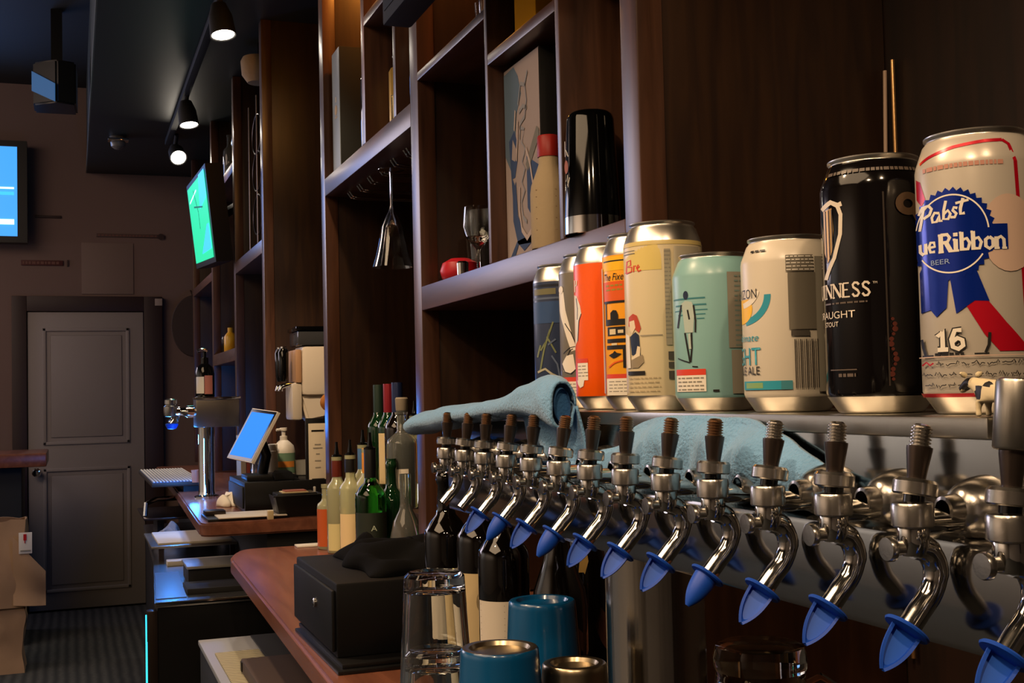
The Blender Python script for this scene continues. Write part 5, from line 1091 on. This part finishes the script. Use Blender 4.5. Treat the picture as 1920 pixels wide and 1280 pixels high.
# ------------------------------------------------------------------ light
w = bpy.data.worlds.new('world'); sc.world = w; w.use_nodes = True
w.node_tree.nodes['Background'].inputs[0].default_value = (.55, .5, .45, 1); w.node_tree.nodes['Background'].inputs[1].default_value = .004
def lamp(kind, name, loc, tgt, power, col, size=.1, spot=60, blend=.6, sx=None, sy=None):
    l = bpy.data.lights.new(name, kind); l.energy = power; l.color = srgb(col)[:3]
    if kind == 'SPOT': l.spot_size = R(spot); l.spot_blend = blend; l.shadow_soft_size = size
    elif kind == 'AREA': l.shape = 'RECTANGLE'; l.size = sx or size; l.size_y = sy or size
    else: l.shadow_soft_size = size
    o = bpy.data.objects.new(name, l); C.objects.link(o); o.location = loc
    if tgt is not None: o.rotation_euler = (Vector(tgt)-Vector(loc)).to_track_quat('-Z', 'Y').to_euler()
    return o
WARM = 'ffd9ae'; NEUT = 'fff0dc'
# ceiling spots over the bar (warm), aimed at the taps and cans
lamp('SPOT', 'warm_spot', (-.75, -.5, 2.7), (.47, .75, 1.42), 74, WARM, .05, 60)
lamp('SPOT', 'warm_spot', (.0, -.9, 2.8), (.47, .8, 1.42), 42, WARM, .05, 55)
lamp('SPOT', 'warm_spot', (-.9, 1.3, 2.9), (.43, .8, 1.3), 60, WARM, .05, 55)
lamp('SPOT', 'warm_spot', (-.2, 2.6, 2.95), (.45, 2.7, .9), 90, WARM, .05, 62)
# track spotlights
for x, y, z in ((.56, 4.72, 2.80), (.573, 6.33, 2.80), (.598, 7.3, 2.82)):
    lamp('SPOT', 'track_spot', (x, y, z), (x+.2, y-.1, 1.0), 30, NEUT, .04, 75)
lamp('SPOT', 'track_spot', (.5, 3.3, 2.9), (.80, 3.45, 1.0), 50, WARM, .04, 60)
lamp('SPOT', 'warm_spot', (.0, 2.2, 2.95), (.79, 3.4, 1.1), 70, WARM, .045, 26)  # extra spot without a fixture, added to brighten the liquor bottles
lamp('SPOT', 'warm_spot', (.1, 3.3, 2.95), (.86, 4.75, 1.4), 140, WARM, .045, 30)  # another added spot, lifts the cream dispenser tank
# warm lamps inside the upper cubbies
for x, y, e in ((.95, 3.5, 6), (.98, 2.95, 6), (.98, 2.45, 6)): lamp('POINT', 'cubby_lamp', (x, y, 2.96), None, e*2, 'ff9a3c', .03)
lamp('POINT', 'cubby_lamp', (.70, 4.02, 2.9), None, 4, 'ffa640', .03)
# added unseen blue lamps: streak on the small tower, glow on tray and counter
lamp('POINT', 'blue_fill', (.40, 5.5, 1.24), None, 4.5, '3a90ff', .02)
lamp('POINT', 'blue_fill', (.465, 5.08, 1.05), None, .7, '3a90ff', .02)
lamp('AREA', 'blue_fill', (.425, 5.06, 1.14), (.527, 5.2, 1.14), 1.6, '3a90ff', sx=.02, sy=.22)
# added unseen area lamp, lays a pale sheen on the shelf fronts
lamp('AREA', 'sheen_fill', (-2.6, 8.3, 2.7), (.7, 2.2, 1.9), 52, 'e0d4e2', sx=2.4, sy=1.3)
lamp('AREA', 'tv_light', (-.79, 8.62, 2.85), (-.2, 0, .4), 4, '6c9cff', sx=.95, sy=.55)
# general dim room light
lamp('AREA', 'room_light', (-2.2, .8, 3.5), (-2.2, .8, 0), 110, WARM, sx=2.5, sy=3)
lamp('AREA', 'room_light', (-1.8, 6.0, 3.5), (-.9, 7.4, 1), 46, 'ffdcc4', sx=2, sy=2)
lamp('AREA', 'wall_fill', (-3.3, 5.8, 2.6), (-4.08, 5.8, 1.0), 135, 'f2eee8', sx=3.5, sy=.2)  # added unseen lamp, brightens the left wall mirrored in the tower
lamp('AREA', 'wall_fill', (-3.3, 1.6, 2.6), (-4.08, 1.6, 1.4), 100, 'ffe8d0', sx=3.5, sy=.2)  # second added lamp for the same wall, nearer end
vs = sc.view_settings; sc.display_settings.display_device = 'sRGB'; vs.view_transform = 'Standard'; vs.look = 'None'; vs.exposure = 0; vs.gamma = 1; vs.use_curve_mapping = False
sc.cycles.use_denoising = True; sc.cycles.max_bounces = 12; sc.cycles.transmission_bounces = 10; sc.cycles.glossy_bounces = 6; sc.cycles.caustics_reflective = False; sc.cycles.caustics_refractive = False
sc.cycles.sample_clamp_indirect = 4
